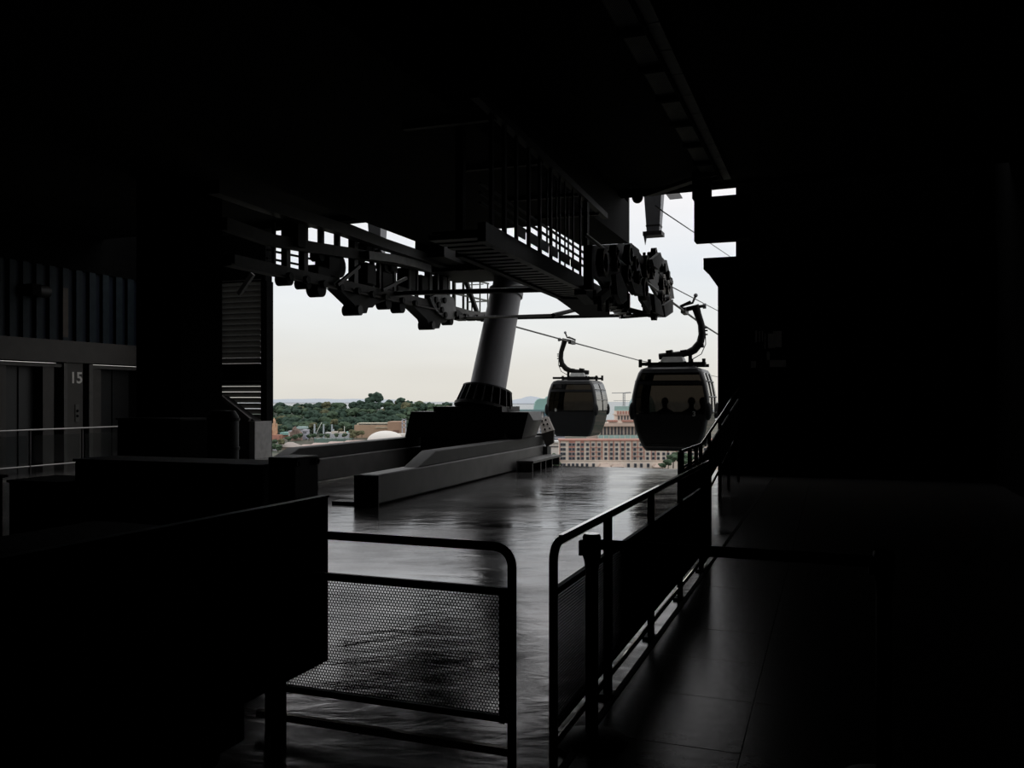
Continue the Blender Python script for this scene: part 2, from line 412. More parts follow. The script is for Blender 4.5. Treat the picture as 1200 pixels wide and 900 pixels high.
foundation('foundation_girder', 'second grey box beam, behind the first one, reaching left behind the equipment cabinets', -9.25, 12.5, 20.0, .7)
m = MB().box(R, -5.95, -5.7, 16.9, 20.4, .0, .06).box(R, -5.95, -5.7, 16.9, 20.4, .2, .26)
br = root('edge_bracket', 'low ribbed steel bracket on the floor along the far end of the near beam', 'bracket', R(-5.8, 19.2, 0))
MB().box(R, -6.02, -5.62, 18.2, 20.6, .20, .25).build('top_plate', beam_m, br)
for t in (18.25, 18.9, 19.3, 19.85, 20.5): MB().box(R, -6.0, -5.66, t, t+.05, 0, .2).build('rib', beam_dk, br)
MB().box(R, -6.02, -5.98, 18.2, 20.6, 0, .2).build('web', beam_m, br)
# bent end plate beyond the far end of the near beam
ep = root('bent_end_plate', 'brown bent steel plate with bolt holes standing past the beam end', 'steel plate', R(-6.35, 20.9, .5))
e = lambda px, py, Y=21.5: Vector(((px-600)/1000*Y, Y, EYE+(467-py)/1000*Y))
MB().prism([e(631.5,490,22.0), e(642,488.5,22.0), e(648.8,504), e(634.5,508)], uR*.1).build('upper_plate', mat('plate_brown', (.26,.225,.19), .6), ep)
MB().prism([e(634.5,508), e(648.8,504), e(648.3,519), e(640,524)], uR*.1).build('lower_plate', mat('plate_dark', (.06,.052,.046), .6), ep)
for x, y in ((635,493),(639.5,492),(637,497.5),(641.5,497),(638.5,503),(644,502)): MB().cyl(e(x,y,21.5+(506-y)*.03-.06), e(x,y,21.5+(506-y)*.03), .025, 8).build('bolt', blkm, ep)
MB().prism([e(620,508), e(634,508), e(637,515), e(620,514)], uR*.05).build('back_plate', beam_dk, ep)
MB().bar(e(641,523,21.55), Vector((e(641,523,21.55).x, 21.55, .0)), .3, .12).build('stand', beam_dk, ep)

ch = root('pylon_crosshead', 'black steel crosshead carrying the leaning grey pylon across both beams', 'steel crosshead', R(-7.7, 19, .72))
pf = [R(s,18.6,z) for s, z in ((-8.98,.72),(-8.42,.72),(-8.38,.8),(-8.30,.87),(-8.1,.72),(-6.5,.72),(-6.43,.88),(-6.38,.72),(-6.02,.72),(-5.86,1.34),(-8.82,1.34))]
MB().prism(pf, uR*1.0).build('body', beam_dk, ch, bevel=.01)
MB().hexa([R(-6.02,18.6,.73),R(-5.93,18.75,.78),R(-5.93,19.45,.78),R(-6.02,19.6,.73),R(-5.86,18.6,1.34),R(-5.79,18.75,1.15),R(-5.79,19.45,1.15),R(-5.86,19.6,1.34)]).build('end_cheek', beam_m, ch)
MB().box(R, -8.16, -6.45, 18.45, 19.75, 1.34, 1.46).build('top_plate', beam_dk, ch)
MB().box(R, -8.88, -6.48, 19.3, 19.5, 0, .76).build('web_plate', beam_dk, ch)

# leaning pylon: flange ring with gussets, shaft in two lengths
pb, ptp = R(-7.12, 19.05, 1.4), R(-6.75, 20.0, 4.95)
ax = (ptp-pb).normalized()
py = root('leaning_pylon', 'leaning grey tubular pylon holding up the drive machinery over the floor', 'pylon', pb)
L = (ptp-pb).length
MB().tube([pb+ax*.05, pb+ax*(L*.80)], [.445, .385], 40).build('lower_shaft', pillar_m, py)
MB().tube([pb+ax*(L*.80), ptp+ax*.5], [.365, .355], 40).build('upper_shaft', pillar_m, py)
MB().cyl(pb+ax*(L*.785), pb+ax*(L*.815), .425, 36).build('joint_flange', pillar_m, py)
MB().cyl(pb-ax*.02, pb+ax*.05, .72, 40).build('base_flange', beam_dk, py)
MB().ring(pb+ax*.47, ax, .44, .60, .04, 40).build('ring_plate', beam_dk, py)
e1 = ax.cross(Vector((0,0,1))).normalized(); e2 = ax.cross(e1)
for k in range(20):
    d = e1*math.cos(k*math.pi/10)+e2*math.sin(k*math.pi/10); n = ax.cross(d)
    p = [pb+ax*.05+d*.42, pb+ax*.05+d*.70, pb+ax*.46+d*.60, pb+ax*.46+d*.42]
    MB().prism([q-n*.012 for q in p], n*.024).build('gusset', beam_dk, py)
MB().tube([pb+ax*.05, pb+ax*.46], [.46,.455], 40, cap=False).build('base_sleeve', beam_dk, py)

# ================================================================== rope lines and their machinery
ZR = EYE+2.22           # rope height
SN, SF = -2.78, -8.27   # near and far rope
def near(px, py, s=SN): return sight(px, py, TC, s)
def far(px, py, s=SF): return sight(px, py, TC, s)
rope_m = mat('haul_rope_steel', (.07, .068, .065), .5, .5)
def sag(s, t0, t1, z0, z1, k, n=24):
    return [R(s, t0+(t1-t0)*i/n, z0+(z1-z0)*i/n-4*k*(i/n)*(1-i/n)) for i in range(n+1)]
tag(MB().tube([R(SN,11.4,ZR+.03), R(SN,19.6,ZR), R(SN,26,ZR+.02), R(SN,60,ZR+.5), R(SN,200,ZR+5)], .027, 8).build('haul_rope', rope_m), 'haul rope over the near wheel train, holding the big cabin', 'cable')
tag(MB().tube([R(SF,12,ZR), R(SF,23,ZR), R(SF,31.8,ZR-.06), R(SF,46,ZR-.14), R(SF,94,ZR+.1), R(SF,230,ZR+4)], .027, 8).build('haul_rope', rope_m), 'haul rope from the far support beam, holding the small cabin', 'cable')
tag(MB().tube([near(772,319.5,-2.4), near(785,335,-2.4), near(841,364,-2.4), R(-2.4, 120, 1.2)], .011, 6).build('signal_cable', rope_m), 'thin signal cable above the rope of the big cabin', 'cable')
tag(MB().tube([near(768,241,-1.9), near(777,248,-1.9), near(862,305,-1.9), near(880,318,-1.9)], .009, 6).build('signal_cable', rope_m), 'thin signal cable sloping past the hanging tapered bracket', 'cable')

# ---- far side: support beam with rails, posts, rollers and hangers
fs = root('rope_carrier', 'long dark support beam with posts, rails and rollers on the far rope side', 'cableway machinery', R(SF, 17, 3.4))
W = -8.15
def chain(pts, s=W): return [sight(x, y, TC, s) for x, y in pts]
low = [(268,305),(318,316),(372,328),(430,341),(505,357),(545,367.5),(584,374.5)]
MB().path(chain(low), .22, .17).build('lower_chord', steelL, fs)
MB().path(chain([(x, y+4.6) for x, y in low], W+.12), .1, .035).build('lower_flange', steelL, fs)
MB().path(chain([(262,262),(317,281.5),(365,290),(413,297),(455,304.5),(500,314)], W+.1), .12, .19).build('middle_beam', steelL, fs)
MB().path(chain([(250,219),(300,237),(345,252),(396,267.5),(435,281.5),(460,290),(500,303),(530,312)], W+.3), .2, .19).build('upper_rail', steel, fs)
MB().path(chain([(405,263),(450,281),(500,298),(530,308)], W+.32), .1, .04).build('cable_tray', blk, fs)
for (x, y0, y1, wd) in ((321,258,318,.05),(335,258,322,.11),(355.5,262,326,.12),(376,268,292,.09),(395,274,298,.09),(414,280,340,.14),(436,284,345,.08),(444,300,343,.07),(461,292,350,.09),(478,298,350,.10),(488,312,352,.07),(502,312,358,.14),(512,316,360,.08),(524,318,368,.11)):
    MB().bar(far(x,y0,W), far(x,y1,W), wd, wd).build('post', steel, fs)
for y0, y1 in ((293,302),(302.5,311.5),(311,319)):
    MB().bar(far(313,y0,W-.5), far(372,y1+3,W-.5), .035).build('hand_rail', blk, fs)
MB().bar(far(345,250,W+.1), far(345,290,W+.1), .22, .3).build('control_box', blk, fs)
for (x, y, a, h) in ((384,313,.45,.42),(372,322,.5,.3),(428,322,.42,.45),(447,330,.5,.4),(476,328,.4,.5),(492,334,.45,.42),(466,342,.6,.22),(455,313,.34,.25),(425,292,.30,.22),(404,334,.5,.15),(515,338,.35,.6)):
    p = far(x,y,W-.1); MB().bar(p-uR*a/2, p+uR*a/2, .3, h).build('drive_motor', blk, fs, bevel=.04)
for (x, y, r) in ((393,312,.22),(419,299,.17),(440,300,.13),(372,300,.10),(449,312,.14)):
    p = far(x,y,W-.1); MB().cyl(p-vR*.1, p+vR*.1, r, 18).build('tyre', rubber, fs)
roll = [(333,328,.1),(355,333,.09),(370.5,338.5,.15),(449.5,355,.14),(466,359.5,.14),(524,375.5,.12)]
for x, y, r in roll:
    p = far(x,y,W); MB().cyl(p-vR*.12, p+vR*.12, r, 18).build('roller', rubber, fs)
for dx, dy in ((0,0),(87,17.6)):
    pl = [(382,338),(402,357),(405,365),(411,368),(417,367.5),(419,361),(424,361),(428,357),(436,354),(446,351),(440,346)]
    MB().prism(chain([(x+dx, y+dy) for x, y in pl], W-.12), vR*.24).build('hanger', blk, fs)
    p = far(413+dx, 364+dy, W); MB().cyl(p-vR*.18, p+vR*.18, .10, 14).build('hanger_boss', steel, fs)
MB().prism(chain([(502,349),(508,346),(518,344),(530,349),(533,366),(531,374),(522,374),(512,367),(506,359)], W+.14), vR*.04).build('gusset_plate', mat('gusset_grey', (.24,.235,.23), .5), fs)
for x, y in ((511,351),(514,357),(518,363),(522,369),(521,352),(437,345),(452,348),(472,352),(487,355.5),(535,368),(546,370.5),(556,372.5),(566,374),(420,341),(400,337),(380,333),(360,328),(340,324)):
    p = far(x,y,W+.2); MB().cyl(p-vR*.05, p+vR*.03, .07, 8).build('bolt', blk, fs)
MB().path(chain([(430,299),(460,303),(485,309),(503,315)], W+.25), .1, .16).build('curved_guide', mat('guide_grey', (.26,.255,.25), .5), fs)
MB().bar(far(395,334,W+.2), far(421,312,W+.2), .06).build('brace', steel, fs)
MB().bar(far(448,340,W+.2), far(476,326,W+.2), .06).build('brace', steel, fs)
# safety cage at the outer end
cage_m = mat('cage_green_steel', (.06,.062,.04), .5)
for (x, y0, y1, wd) in ((523.5,320,366,.14),(532,322,368,.08),(543,323,370,.05),(548,323,371,.05),(553,325,371,.03),(562.5,330,372,.03),(571.5,332,373,.03)):
    MB().bar(far(x,y0,W-.45), far(x,y1,W-.45), wd).build('cage_post', cage_m, fs)
for a, c, wd in (((532,322.5),(572.5,332.5),.04),((532,344),(572,352.5),.04),((548,354),(572,353),.04),((548,334),(566,333),.03),((526,370),(574,366),.05)):
    MB().bar(far(*a,W-.45), far(*c,W-.45), wd).build('cage_rail', cage_m, fs)
MB().bar(far(544,324,W-.4), far(560,369,W-.4), .10).build('cage_brace', blk, fs)
for x in (538,549,560,571): MB().bar(far(x-4,371.5,W+.1), far(x+4,373.5,W+.1), .2, .12).build('clamp', steelL, fs)

# ---- cross tubes from far side to near side
tb = root('cross_tubes', 'thin dark cross tubes between the two rope structures, passing the pylon', 'bracing', R(-5.5, 20, 3.6))
for a, c, r in ((far(459,344,W), near(642,339,-4.1), .05), (far(541,374,W), near(762,369,-3.2), .04), (far(541,372.5,W), near(648,369.5,-4.2), .03), (near(648,369.5,-4.2), near(683,361,-4.0), .04), (near(640,338,-4.1), near(600,337,-6.0), .06)):
    MB().tube([a, c], r, 8).build('tube', steel, tb)

gy = root('pylon_head_gantry', 'black gantry box at the pylon head, between the far carrier and the walkway', 'gantry', R(-7.2, 19.3, 4.6))
MB().box(R, -8.35, -6.0, 18.4, 20.35, 4.62, 5.0).build('head_box', blk, gy)
MB().box(R, -8.05, -7.35, 17.2, 18.4, 4.75, 5.35).build('front_arm', blk, gy)
for s in (-8.2, -7.6, -7.0, -6.4): MB().box(R, s-.03, s+.03, 18.37, 18.4, 4.62, 5.0).build('stiffener', steel, gy)
for s in (-7.3, -6.9): MB().bar(R(s,18.6,5.0), R(s,18.6,5.7), .12).build('hanger', blk, gy)
# ---- near side: maintenance walkway hung from the deck
wk = root('maintenance_walkway', 'dark slatted maintenance walkway hanging from the ceiling deck beside the pylon top', 'walkway', R(-3.7, 12.5, 3.42))
MB().box(R, -4.08, -3.98, 9.9, 14.7, 3.42, 3.62).build('side_beam', blk, wk)
MB().box(R, -3.44, -3.34, 9.0, 15.2, 3.42, 3.64).build('side_beam', steel, wk)
sl = None; wo = Vector(wk['_o'])
for i in range(22):
    t = 9.0+i*.27
    if sl is None:
        sl = MB().box(R, -4.0, -3.42, -.08, .08, 3.45, 3.51).build('slat', steel, wk); sl.data.transform(Matrix.Translation(wo)); sl.location = R(0,t,0)-wo
    else: share('slat', sl, R(0,t,0)-wo, wk)
MB().box(R, -4.0, -3.4, 9.0, 14.8, 3.53, 3.56).build('deck_plate', blk, wk)
MB().bar(R(-4.03,9.95,3.5), R(-4.03,9.95,5.0), .1).build('post', blk, wk)
MB().hexa([R(-4.08,14.6,3.42),R(-3.34,15.0,3.42),R(-3.4,15.9,3.2),R(-3.9,15.7,3.2),R(-4.08,14.6,3.56),R(-3.34,15.0,3.56),R(-3.4,15.9,3.34),R(-3.9,15.7,3.34)]).build('end_step', blk, wk)
for px, wd in ((576,.07),(591,.07),(605,.06),(619.5,.065),(632.5,.07),(645.5,.06),(656,.04),(662,.03),(671.5,.04),(680,.05),(687,.12)):
    t = tpos(px, TC, -3.4); MB().bar(R(-3.4,t,3.42), R(-3.4,t,5.05), wd, wd*.6).build('post', blk, wk)
for px in (641, 652, 666):
    t = tpos(px, TC, -3.6); MB().bar(R(-3.6,t,3.9), R(-3.6,t,5.05), .025).build('rail_post', steel, wk)
for z in (3.98, 4.10, 4.22): MB().bar(R(-3.6,9.5,z), R(-3.6,15.0,z), .03).build('hand_rail', blk, wk)
MB().bar(R(-3.4,8.8,5.02), R(-3.4,15.5,5.02), .1, .1).build('top_bar', blk, wk)
for t in (9.5, 11.5, 13.5, 15): MB().bar(R(-4.6,t,5.0-.03), R(-3.4,t,5.0-.03), .08, .06).build('hanger_arm', blk, wk)
pal = mat('translucent_grey_panel', (.45,.44,.43), .6)
for px0, px1 in ((606,616),(621,631),(633,643),(645,654),(657,668),(670,680)):
    a, c = tpos(px0, TC, -3.28), tpos(px1, TC, -3.28)
    MB().box(R, -3.30, -3.28, a, c, 3.66, 3.79).build('side_panel', pal, wk)

# ---- near side: wheel train at the mouth of the station
tr = root('wheel_train', 'dark cluster of rope wheels and rocker plates above the big cabin rope', 'cableway machinery', R(SN, 16, 3.4))
rim_m = mat('wheel_rim_pale', (.34,.30,.26), .6, spec=.2); disc_m = mat('wheel_disc_dark', (.03,.029,.028), .5, .3)
def wheel(px, py, rp, s=SN, pale=True):
    p = near(px, py, s); r = rp/1000*p.y
    o = MB().ring(p, vR, r*.74, r, .09, 24).build('wheel', rubber, tr)
    o['_o'] = tr['_o']
    MB().ring(p+vR*.052, vR, r*.66, r*1.02, .016, 24).build('rim', rim_m if pale else disc_m, o)
    h = MB(); h.cyl(p-vR*.09, p+vR*.09, r*.2, 12)
    for k in range(5):
        d = (uR*math.cos(k*1.2566)+Vector((0,0,1))*math.sin(k*1.2566))
        h.bar(p+d*r*.15, p+d*r*.7, r*.14, .05, up=vR)
    h.build('spokes', disc_m, o)
    for c in o.children: c.location = (0,0,0)
# wheel parts share the train's origin: set origins explicitly
_b = MB.build
for px, py, rp, ds, pale in ((705.6,308,16.5,.12,True),(719,294.7,7.5,.15,True),(720.5,310,8.5,.15,True),(736,299,12.5,.02,True),(743,309,9,.05,True),(734,322,11,.12,True),(756,312.6,13.5,.0,True),(762.7,319,8.5,.05,True),(754,339,13.5,.12,True),(746.7,325,7.5,.12,True),(746.7,339,8,.12,True),(776,332.7,11,.0,True),(781,337,8.5,.05,True),(774.7,350,10,.12,True),(782.7,355,7.5,.12,True),(766,297,6.5,.0,False),(766,369,6.5,.12,False),(712,340,9,-.2,False),(728,352,9,-.2,False),(757,358,10,-.15,False)):
    wheel(px, py, rp, SN+ds, pale)
plate_m = mat('rocker_plate_grey', (.07,.067,.064), .65, 0, spec=.25)
for k, (pl, ds, m_) in enumerate((
    ([(716,322),(722,320),(729,338),(730,352),(724,357),(718,345)], .2, plate_m),
    ([(735,330),(748,335),(749,347),(739,343)], .2, plate_m),
    ([(762,345),(770,353),(774,371),(764,366)], .2, plate_m),
    ([(774,358),(785,351),(785,366),(776,372)], .2, plate_m),
    ([(760,304),(770,296),(773,306),(768,316),(762,312)], .12, plate_m),
    ([(688,288),(736,285),(742,296),(730,300),(735,330),(728,362),(716,358),(700,330),(690,322)], -.25, blk),
    ([(730,296),(748,312),(752,345),(740,346),(728,330)], -.2, blk),
    ([(748,300),(778,305),(784,330),(787,350),(770,352),(752,320)], -.3, blk),
    ([(746,340),(762,345),(775,372),(762,372),(748,352)], -.1, blk),
    ([(736,286),(741,290),(752,306),(748,310),(738,300)], -.05, blk))):
    MB().prism([near(x,y,SN+ds) for x, y in pl], vR*.07).build('rocker_plate', m_, tr)
for (x0,y0,x1,y1,wd) in ((690,340,690,288,.12),(700,352,712,342,.12),(735,362,735,344,.09),(728,356,728,340,.06),(703,365,703,348,.06),(712,366,712,352,.05),(736,302,752,306,.08),(746,298,746,306,.06),(755,296,755,304,.05),(783,328,787,331,.08)):
    MB().bar(near(x0,y0,SN-.1), near(x1,y1,SN-.1), wd).build('strut', blk, tr)
for x, y, a in ((742,297,.25),(765,301,.3),(772,307,.3),(776,314,.25),(783,330,.18),(780,322,.2)):
    p = near(x,y,SN-.2); MB().bar(p-uR*a/2, p+uR*a/2, .2, .18).build('bearing_block', blk, tr, bevel=.02)
MB().bar(near(680,340,SN-.6), near(692,352,SN-.6), .2, .15).build('support_arm', blk, tr)
# small service platform under the wheels
sp = root('service_platform', 'small dark service platform slung under the rope wheels', 'walkway', R(-3.1, 17.8, 3.3))
MB().hexa([near(694,351,-3.5),near(706,350,-2.9),near(738,369,-2.9),near(730,373,-3.5),near(694,348,-3.5),near(706,347,-2.9),near(738,366,-2.9),near(730,370,-3.5)]).build('deck', blk, sp)
for i in range(6):
    f = i/5
    MB().bar(near(698+30*f,352+20*f,-3.5), near(709+28*f,350+18*f,-2.9), .09, .05).build('slat', steel, sp)
MB().bar(near(683,350,-3.5), near(763,369.5,-2.95), .06, .09).build('edge_bar', blk, sp)
MB().bar(near(730,371,-3.2), near(766,368.5,-2.9), .08, .08).build('edge_bar', blk, sp)
for x, y0, y1 in ((697,340,352),(705,345,356),(714,350,360),(729,350,366),(734.5,345,366)): MB().bar(near(x,y0,-3.1), near(x,y1,-3.1), .05).build('hanger_rod', steel, sp)

# ---- brackets hanging from the header
hp_m = steelP
def hanging(px, Yd, name_label):
    c = Vector(((px-600)/1000*Yd, Yd, 0)); s0 = c
    r = root('tapered_bracket', name_label, 'bracket', c+Vector((0,0,5.6)), 'brackets outside the opening')
    q = lambda a, bz, z: c+vB*a+uB*bz+Vector((0,0,z))
    arm = TF*ROOF+.02-c.dot(uB)
    MB().hexa([q(-.155,-.15,5.72),q(.155,-.15,5.72),q(.155,.15,5.72),q(-.155,.15,5.72),q(-.23,-.2,6.9),q(.23,-.2,6.9),q(.23,.2,6.9),q(-.23,.2,6.9)]).build('shaft', hp_m, r)
    MB().hexa([q(-.17,-.16,5.84),q(.17,-.16,5.84),q(.17,.16,5.84),q(-.17,.16,5.84),q(-.175,-.165,5.88),q(.175,-.165,5.88),q(.175,.165,5.88),q(-.175,.165,5.88)]).build('collar', steelL, r)
    MB().box(lambda s,t,z: q(s,t,z), -.24, .22, -.2, .2, 5.62, 5.72).build('foot_plate', steelL, r)
    MB().prism([q(-.24,-.1,5.62), q(-.16,-.1,5.62), q(-.2,-.1,5.40)], uB*.03).build('pin', hp_m, r)
    MB().box(lambda s,t,z: q(s,t,z), -.12, .12, arm, .2, 6.9, 7.15).build('outrigger', steelL, r)
    return r
hanging(766.5, 20.9, 'pale tapered bracket hanging in the gap beside the near rope wheels')
hanging(442.5, 24.0, 'pale tapered bracket seen through the slot above the far support beam')
ml = root('header_motor', 'round dark motor hanging under the header beside the tapered bracket', 'motor', B(-3.7, 16.9, 5.4))
p = sight(747,231,TB,Y=17.1)
MB().ball(p, .115, 12, 8, (1,1,1.1)).build('housing', blk, ml); MB().cyl(p, p+Vector((0,0,.16)), .11, 14).build('neck', blk, ml)
fl = root('header_flap', 'grey sloping flap plate under the header edge right of the tapered bracket', 'plate', sight(790,228,TB,Y=18.2))
MB().hexa([sight(x,y,TB,Y=d) for x,y,d in ((785,234,18.0),(800,232.5,18.0),(795,224,18.8),(779,226,18.8),(785,233.5,18.0),(800,232,18.0),(795,223.5,18.8),(779,225.5,18.8))]).build('plate', steelL, fl)
dr = root('door_guide', 'pair of dark vertical guide bars at the corner of the deck', 'guide rail', B(-4.1,18.3,5.2))
for px in (727, 734.5): MB().bar(sight(px,232,TB,Y=19.2), sight(px,288,TB,Y=19.2), .10).build('bar', blk, dr)
MB().bar(sight(718,236,TB,Y=19.2), sight(727,246,TB,Y=19.2), .10).build('bar', blk, dr)
hs = root('hanging_box', 'large dark box hung at the right end of the opening, above the ledge', 'box', K(-2.2, 18.7, 5.0))
MB().box(K, -2.75, -1.6, 18.5, 18.88, 5.02, 5.95).build('body', blkm, hs)
MB().box(K, -2.8, -2.42, 18.55, 18.85, 5.95, 6.5).build('hanger', blkm, hs)

# ================================================================== gondolas
cab_m = mat('cabin_black_shell', (.010,.010,.011), .38, 0, .15)
tint = glass('tinted_cabin_glass', (.135,.125,.112)); sidegl = glass('clear_side_glass', (.82,.84,.85), .02, 1.9); lowgl = glass('green_low_glass', (.22,.27,.265))
seat_m = mat('cabin_seat', (.02,.02,.024), .7); roofw = mat('roof_unit_white', (.5,.5,.48), .5)
ZL = [0,.1,.3,.5,.92,.97,1.35,1.66,1.74,1.95,2.05,2.1]
FK = [.66,.74,.825,.895,.985,1.0,.985,.925,.905,.835,.77,.62]
HW, HL = .97, 1.08
def ringpt(k, f):
    """32-point rounded rectangle: 5 points of front glass, corners, sides"""
    side, i = divmod(k, 8)
    c = .11
    fx, fy = HW*f, HL*(f*.55+.45)
    pts = {0: [(-fx+c+(2*fx-2*c)*j/5, -fy) for j in range(6)], 1: [(fx, -fy+c+(2*fy-2*c)*j/5) for j in range(6)],
           2: [(fx-c-(2*fx-2*c)*j/5, fy) for j in range(6)], 3: [(-fx, fy-c-(2*fy-2*c)*j/5) for j in range(6)]}[side]
    if i < 6: return pts[i]
    cx = {0:(fx-c,-fy+c),1:(fx-c,fy-c),2:(-fx+c,fy-c),3:(-fx+c,-fy+c)}[side]
    a0 = {0:-90,1:0,2:90,3:180}[side]; a = math.radians(a0+30*(i-5))
    return (cx[0]+c*math.cos(a), cx[1]+c*math.sin(a))
def make_gondola(label, loc, rz, bars):
    g = root('gondola', label, 'cable car', loc, rz=rz)
    P = [[Vector((*ringpt(k, FK[l]), ZL[l])) for k in range(32)] for l in range(len(ZL))]
    parts = {}
    for l in range(len(ZL)-1):
        for k in range(32):
            side, i = divmod(k, 8)
            key = 'frame'
            if i < 5:
                fb = side in (0, 2)
                if l == 0 or l >= 9: key = 'frame'
                elif l in (1,2,3): key = ('front_panel' if side == 0 else 'rear_panel') if fb else ('lower_glass' if side == 1 else 'lower_glass_inner')
                elif l == 7 and fb: key = 'frame'
                elif l == 4 and not fb: key = 'frame'
                elif l == 8 and fb: key = 'top_pane' if side == 0 else 'rear_top_pane'
                elif fb: key = 'front_pane' if side == 0 else 'rear_pane'
                else: key = 'side_pane' if side == 1 else 'side_pane_inner'
            q = parts.setdefault(key, MB()); o = len(q.v)
            q.v += [P[l][k], P[l][(k+1)%32], P[l+1][(k+1)%32], P[l+1][k]]; q.f.append((o,o+1,o+2,o+3))
    for key in ('frame',):
        q = parts[key]
        o = len(q.v); q.v += P[0]; q.f.append(tuple(range(o,o+32))[::-1]); o = len(q.v); q.v += P[-1]; q.f.append(tuple(range(o,o+32)))
    nm = {'frame':('cabin_frame',cab_m),'front_panel':('front_panel',cab_m),'rear_panel':('rear_panel',cab_m),'lower_glass':('lower_glass',lowgl),'lower_glass_inner':('lower_glass',lowgl),
          'front_pane':('front_pane',tint),'rear_pane':('rear_pane',tint),'top_pane':('top_pane',tint),'rear_top_pane':('top_pane',tint),'side_pane':('side_pane',sidegl),'side_pane_inner':('side_pane',sidegl)}
    for k, q in parts.items(): q.build(nm[k][0], nm[k][1], g, local=True)
    # mullions on the long sides
    for sx in (-1, 1):
        for y in bars:
            pts = [Vector((sx*HW*FK[l]*1.005, y, ZL[l])) for l in range(4, 10)]
            MB().tube(pts, .018, 6).build('mullion', cab_m, g, local=True)
        for l in (6, 8):
            MB().tube([Vector((sx*HW*FK[l]*1.005, -.85, ZL[l])), Vector((sx*HW*FK[l]*1.005, .85, ZL[l]))], .018, 6).build('side_rail', cab_m, g, local=True)
    for sx in (-1, 1):
        for sy in (-1, 1):
            c = Vector((sx*.93, sy*1.0, 1.0)); MB().ball(c, .12, 12, 8, (.8,.8,1.9)).build('bumper', rubber, g, local=True)
    MB().tube([Vector((-.62,-HL*.93,.1)), Vector((.62,-HL*.93,.1))], .02, 6).build('reflection_bar', steelL, g, local=True)  # pale bars added as the reflection lines low on the cabin
    MB().tube([Vector((-.55,-HL*.9,.16)), Vector((.6,-HL*.9,.16))], .012, 6).build('reflection_bar', steelL, g, local=True)
    MB().tube([Vector((-.72,-1.0,1.745)), Vector((.72,-1.0,1.745))], .014, 6).build('window_strip', steelL, g, local=True)
    fb = lambda a,b_,c: Vector((a,b_,c))
    MB().box(fb, -.78, .78, -.95, -.55, .36, .46).box(fb, -.78, .78, -.98, -.88, .46, .95).build('bench', seat_m, g, local=True)
    MB().box(fb, -.78, .78, .55, .95, .36, .46).box(fb, -.78, .78, .88, .98, .46, .95).build('bench', seat_m, g, local=True)
    # roof gear
    MB().box(fb, -.78, .78, -.05, .05, 2.16, 2.24).build('roof_beam', blk, g, local=True)
    MB().box(fb, -.78, .78, -.78, -.70, 2.14, 2.22).build('roof_beam', blk, g, local=True)
    MB().box(fb, -.78, .78, .70, .78, 2.14, 2.22).build('roof_beam', blk, g, local=True)
    for x in (-.78, -.55, .5, .8):
        MB().cyl(fb(x,-.74,2.1), fb(x,-.74,2.3), .045, 10).build('buffer', blk, g, local=True)
    MB().hexa([fb(-.35,-.35,2.24),fb(.25,-.35,2.24),fb(.25,.35,2.24),fb(-.35,.35,2.24),fb(-.28,-.3,2.38),fb(.2,-.3,2.38),fb(.2,.3,2.38),fb(-.28,.3,2.38)]).build('roof_unit', roofw, g, local=True)
    for y in (-.2,.2): MB().box(fb, -.4, .3, y-.03, y+.03, 2.12, 2.26).build('roof_strut', blk, g, local=True)
    # hanger arm: bar over the roof, curve up to the grip
    MB().tube([fb(-.42,0,2.40), fb(-.2,0,2.42), fb(.2,0,2.46), fb(.36,0,2.5)], .085, 10).build('hanger_bar', blk, g, local=True)
    for x in (-.15,.22): MB().bar(fb(x-.08,0,2.50), fb(x+.08,0,2.52), .22, .1).build('hanger_clamp', blk, g, local=True)
    MB().cyl(fb(.38,0,2.1), fb(.38,0,2.5), .05, 10).build('hanger_post', blk, g, local=True)
    MB().tube([fb(.3,0,2.47), fb(.48,0,2.56), fb(.63,0,2.74), fb(.68,0,2.95), fb(.66,0,3.2), fb(.57,0,3.48), fb(.53,0,3.62), fb(.50,0,3.70)], [.10,.105,.10,.095,.09,.095,.105,.105], 10).build('hanger_arm', blk, g, local=True)
    MB().tube([fb(.5,0,3.66), fb(.72,0,3.68)], .04, 8).build('guide_roller_arm', blk, g, local=True)
    MB().cyl(fb(.70,0,3.68), fb(.78,0,3.68), .07, 12).build('guide_roller', steelP, g, local=True)
    MB().bar(fb(.24,-.34,3.56), fb(.24,.34,3.56), .12, .14).build('grip', steel, g, local=True)
    MB().bar(fb(.24,0,3.6), fb(.52,0,3.66), .16, .1).build('grip_arm', steel, g, local=True)
    MB().bar(fb(.15,-.2,3.66), fb(.42,-.2,3.78), .12, .06).build('grip_lever', steel, g, local=True)
    MB().tube([fb(.28,-.1,3.72), fb(.45,-.1,3.76), fb(.52,-.1,3.92)], .03, 8).build('lever_arm', steelL, g, local=True)
    MB().ball(fb(.53,-.1,3.95), .055, 10, 6).build('lever_roller', steelP, g, local=True)
    for z in (2.95, 3.05, 3.12): MB().tube([fb(.66,0,z), fb(.82,0,z)], .022, 6).build('sensor', steel, g, local=True)
    MB().tube([fb(.76,0,3.0), fb(.77,0,2.7), fb(.66,0,2.45), fb(.5,0,2.36), fb(.4,0,2.3)], .012, 6).build('control_cable', blk, g, local=True)
    MB().box(fb, .54, .72, -.1, .1, 2.62, 2.70).build('cable_clip', blk, g, local=True)
    return g
num_w = mat('cabin_number_white', (.6,.6,.58), .5)
gn = R(SN-.26, 22.3, ZR-3.53)
near_g = make_gondola('larger black cable car cabin beside the railing, with riders seen through its window', gn, -TC, (-.4,.4))
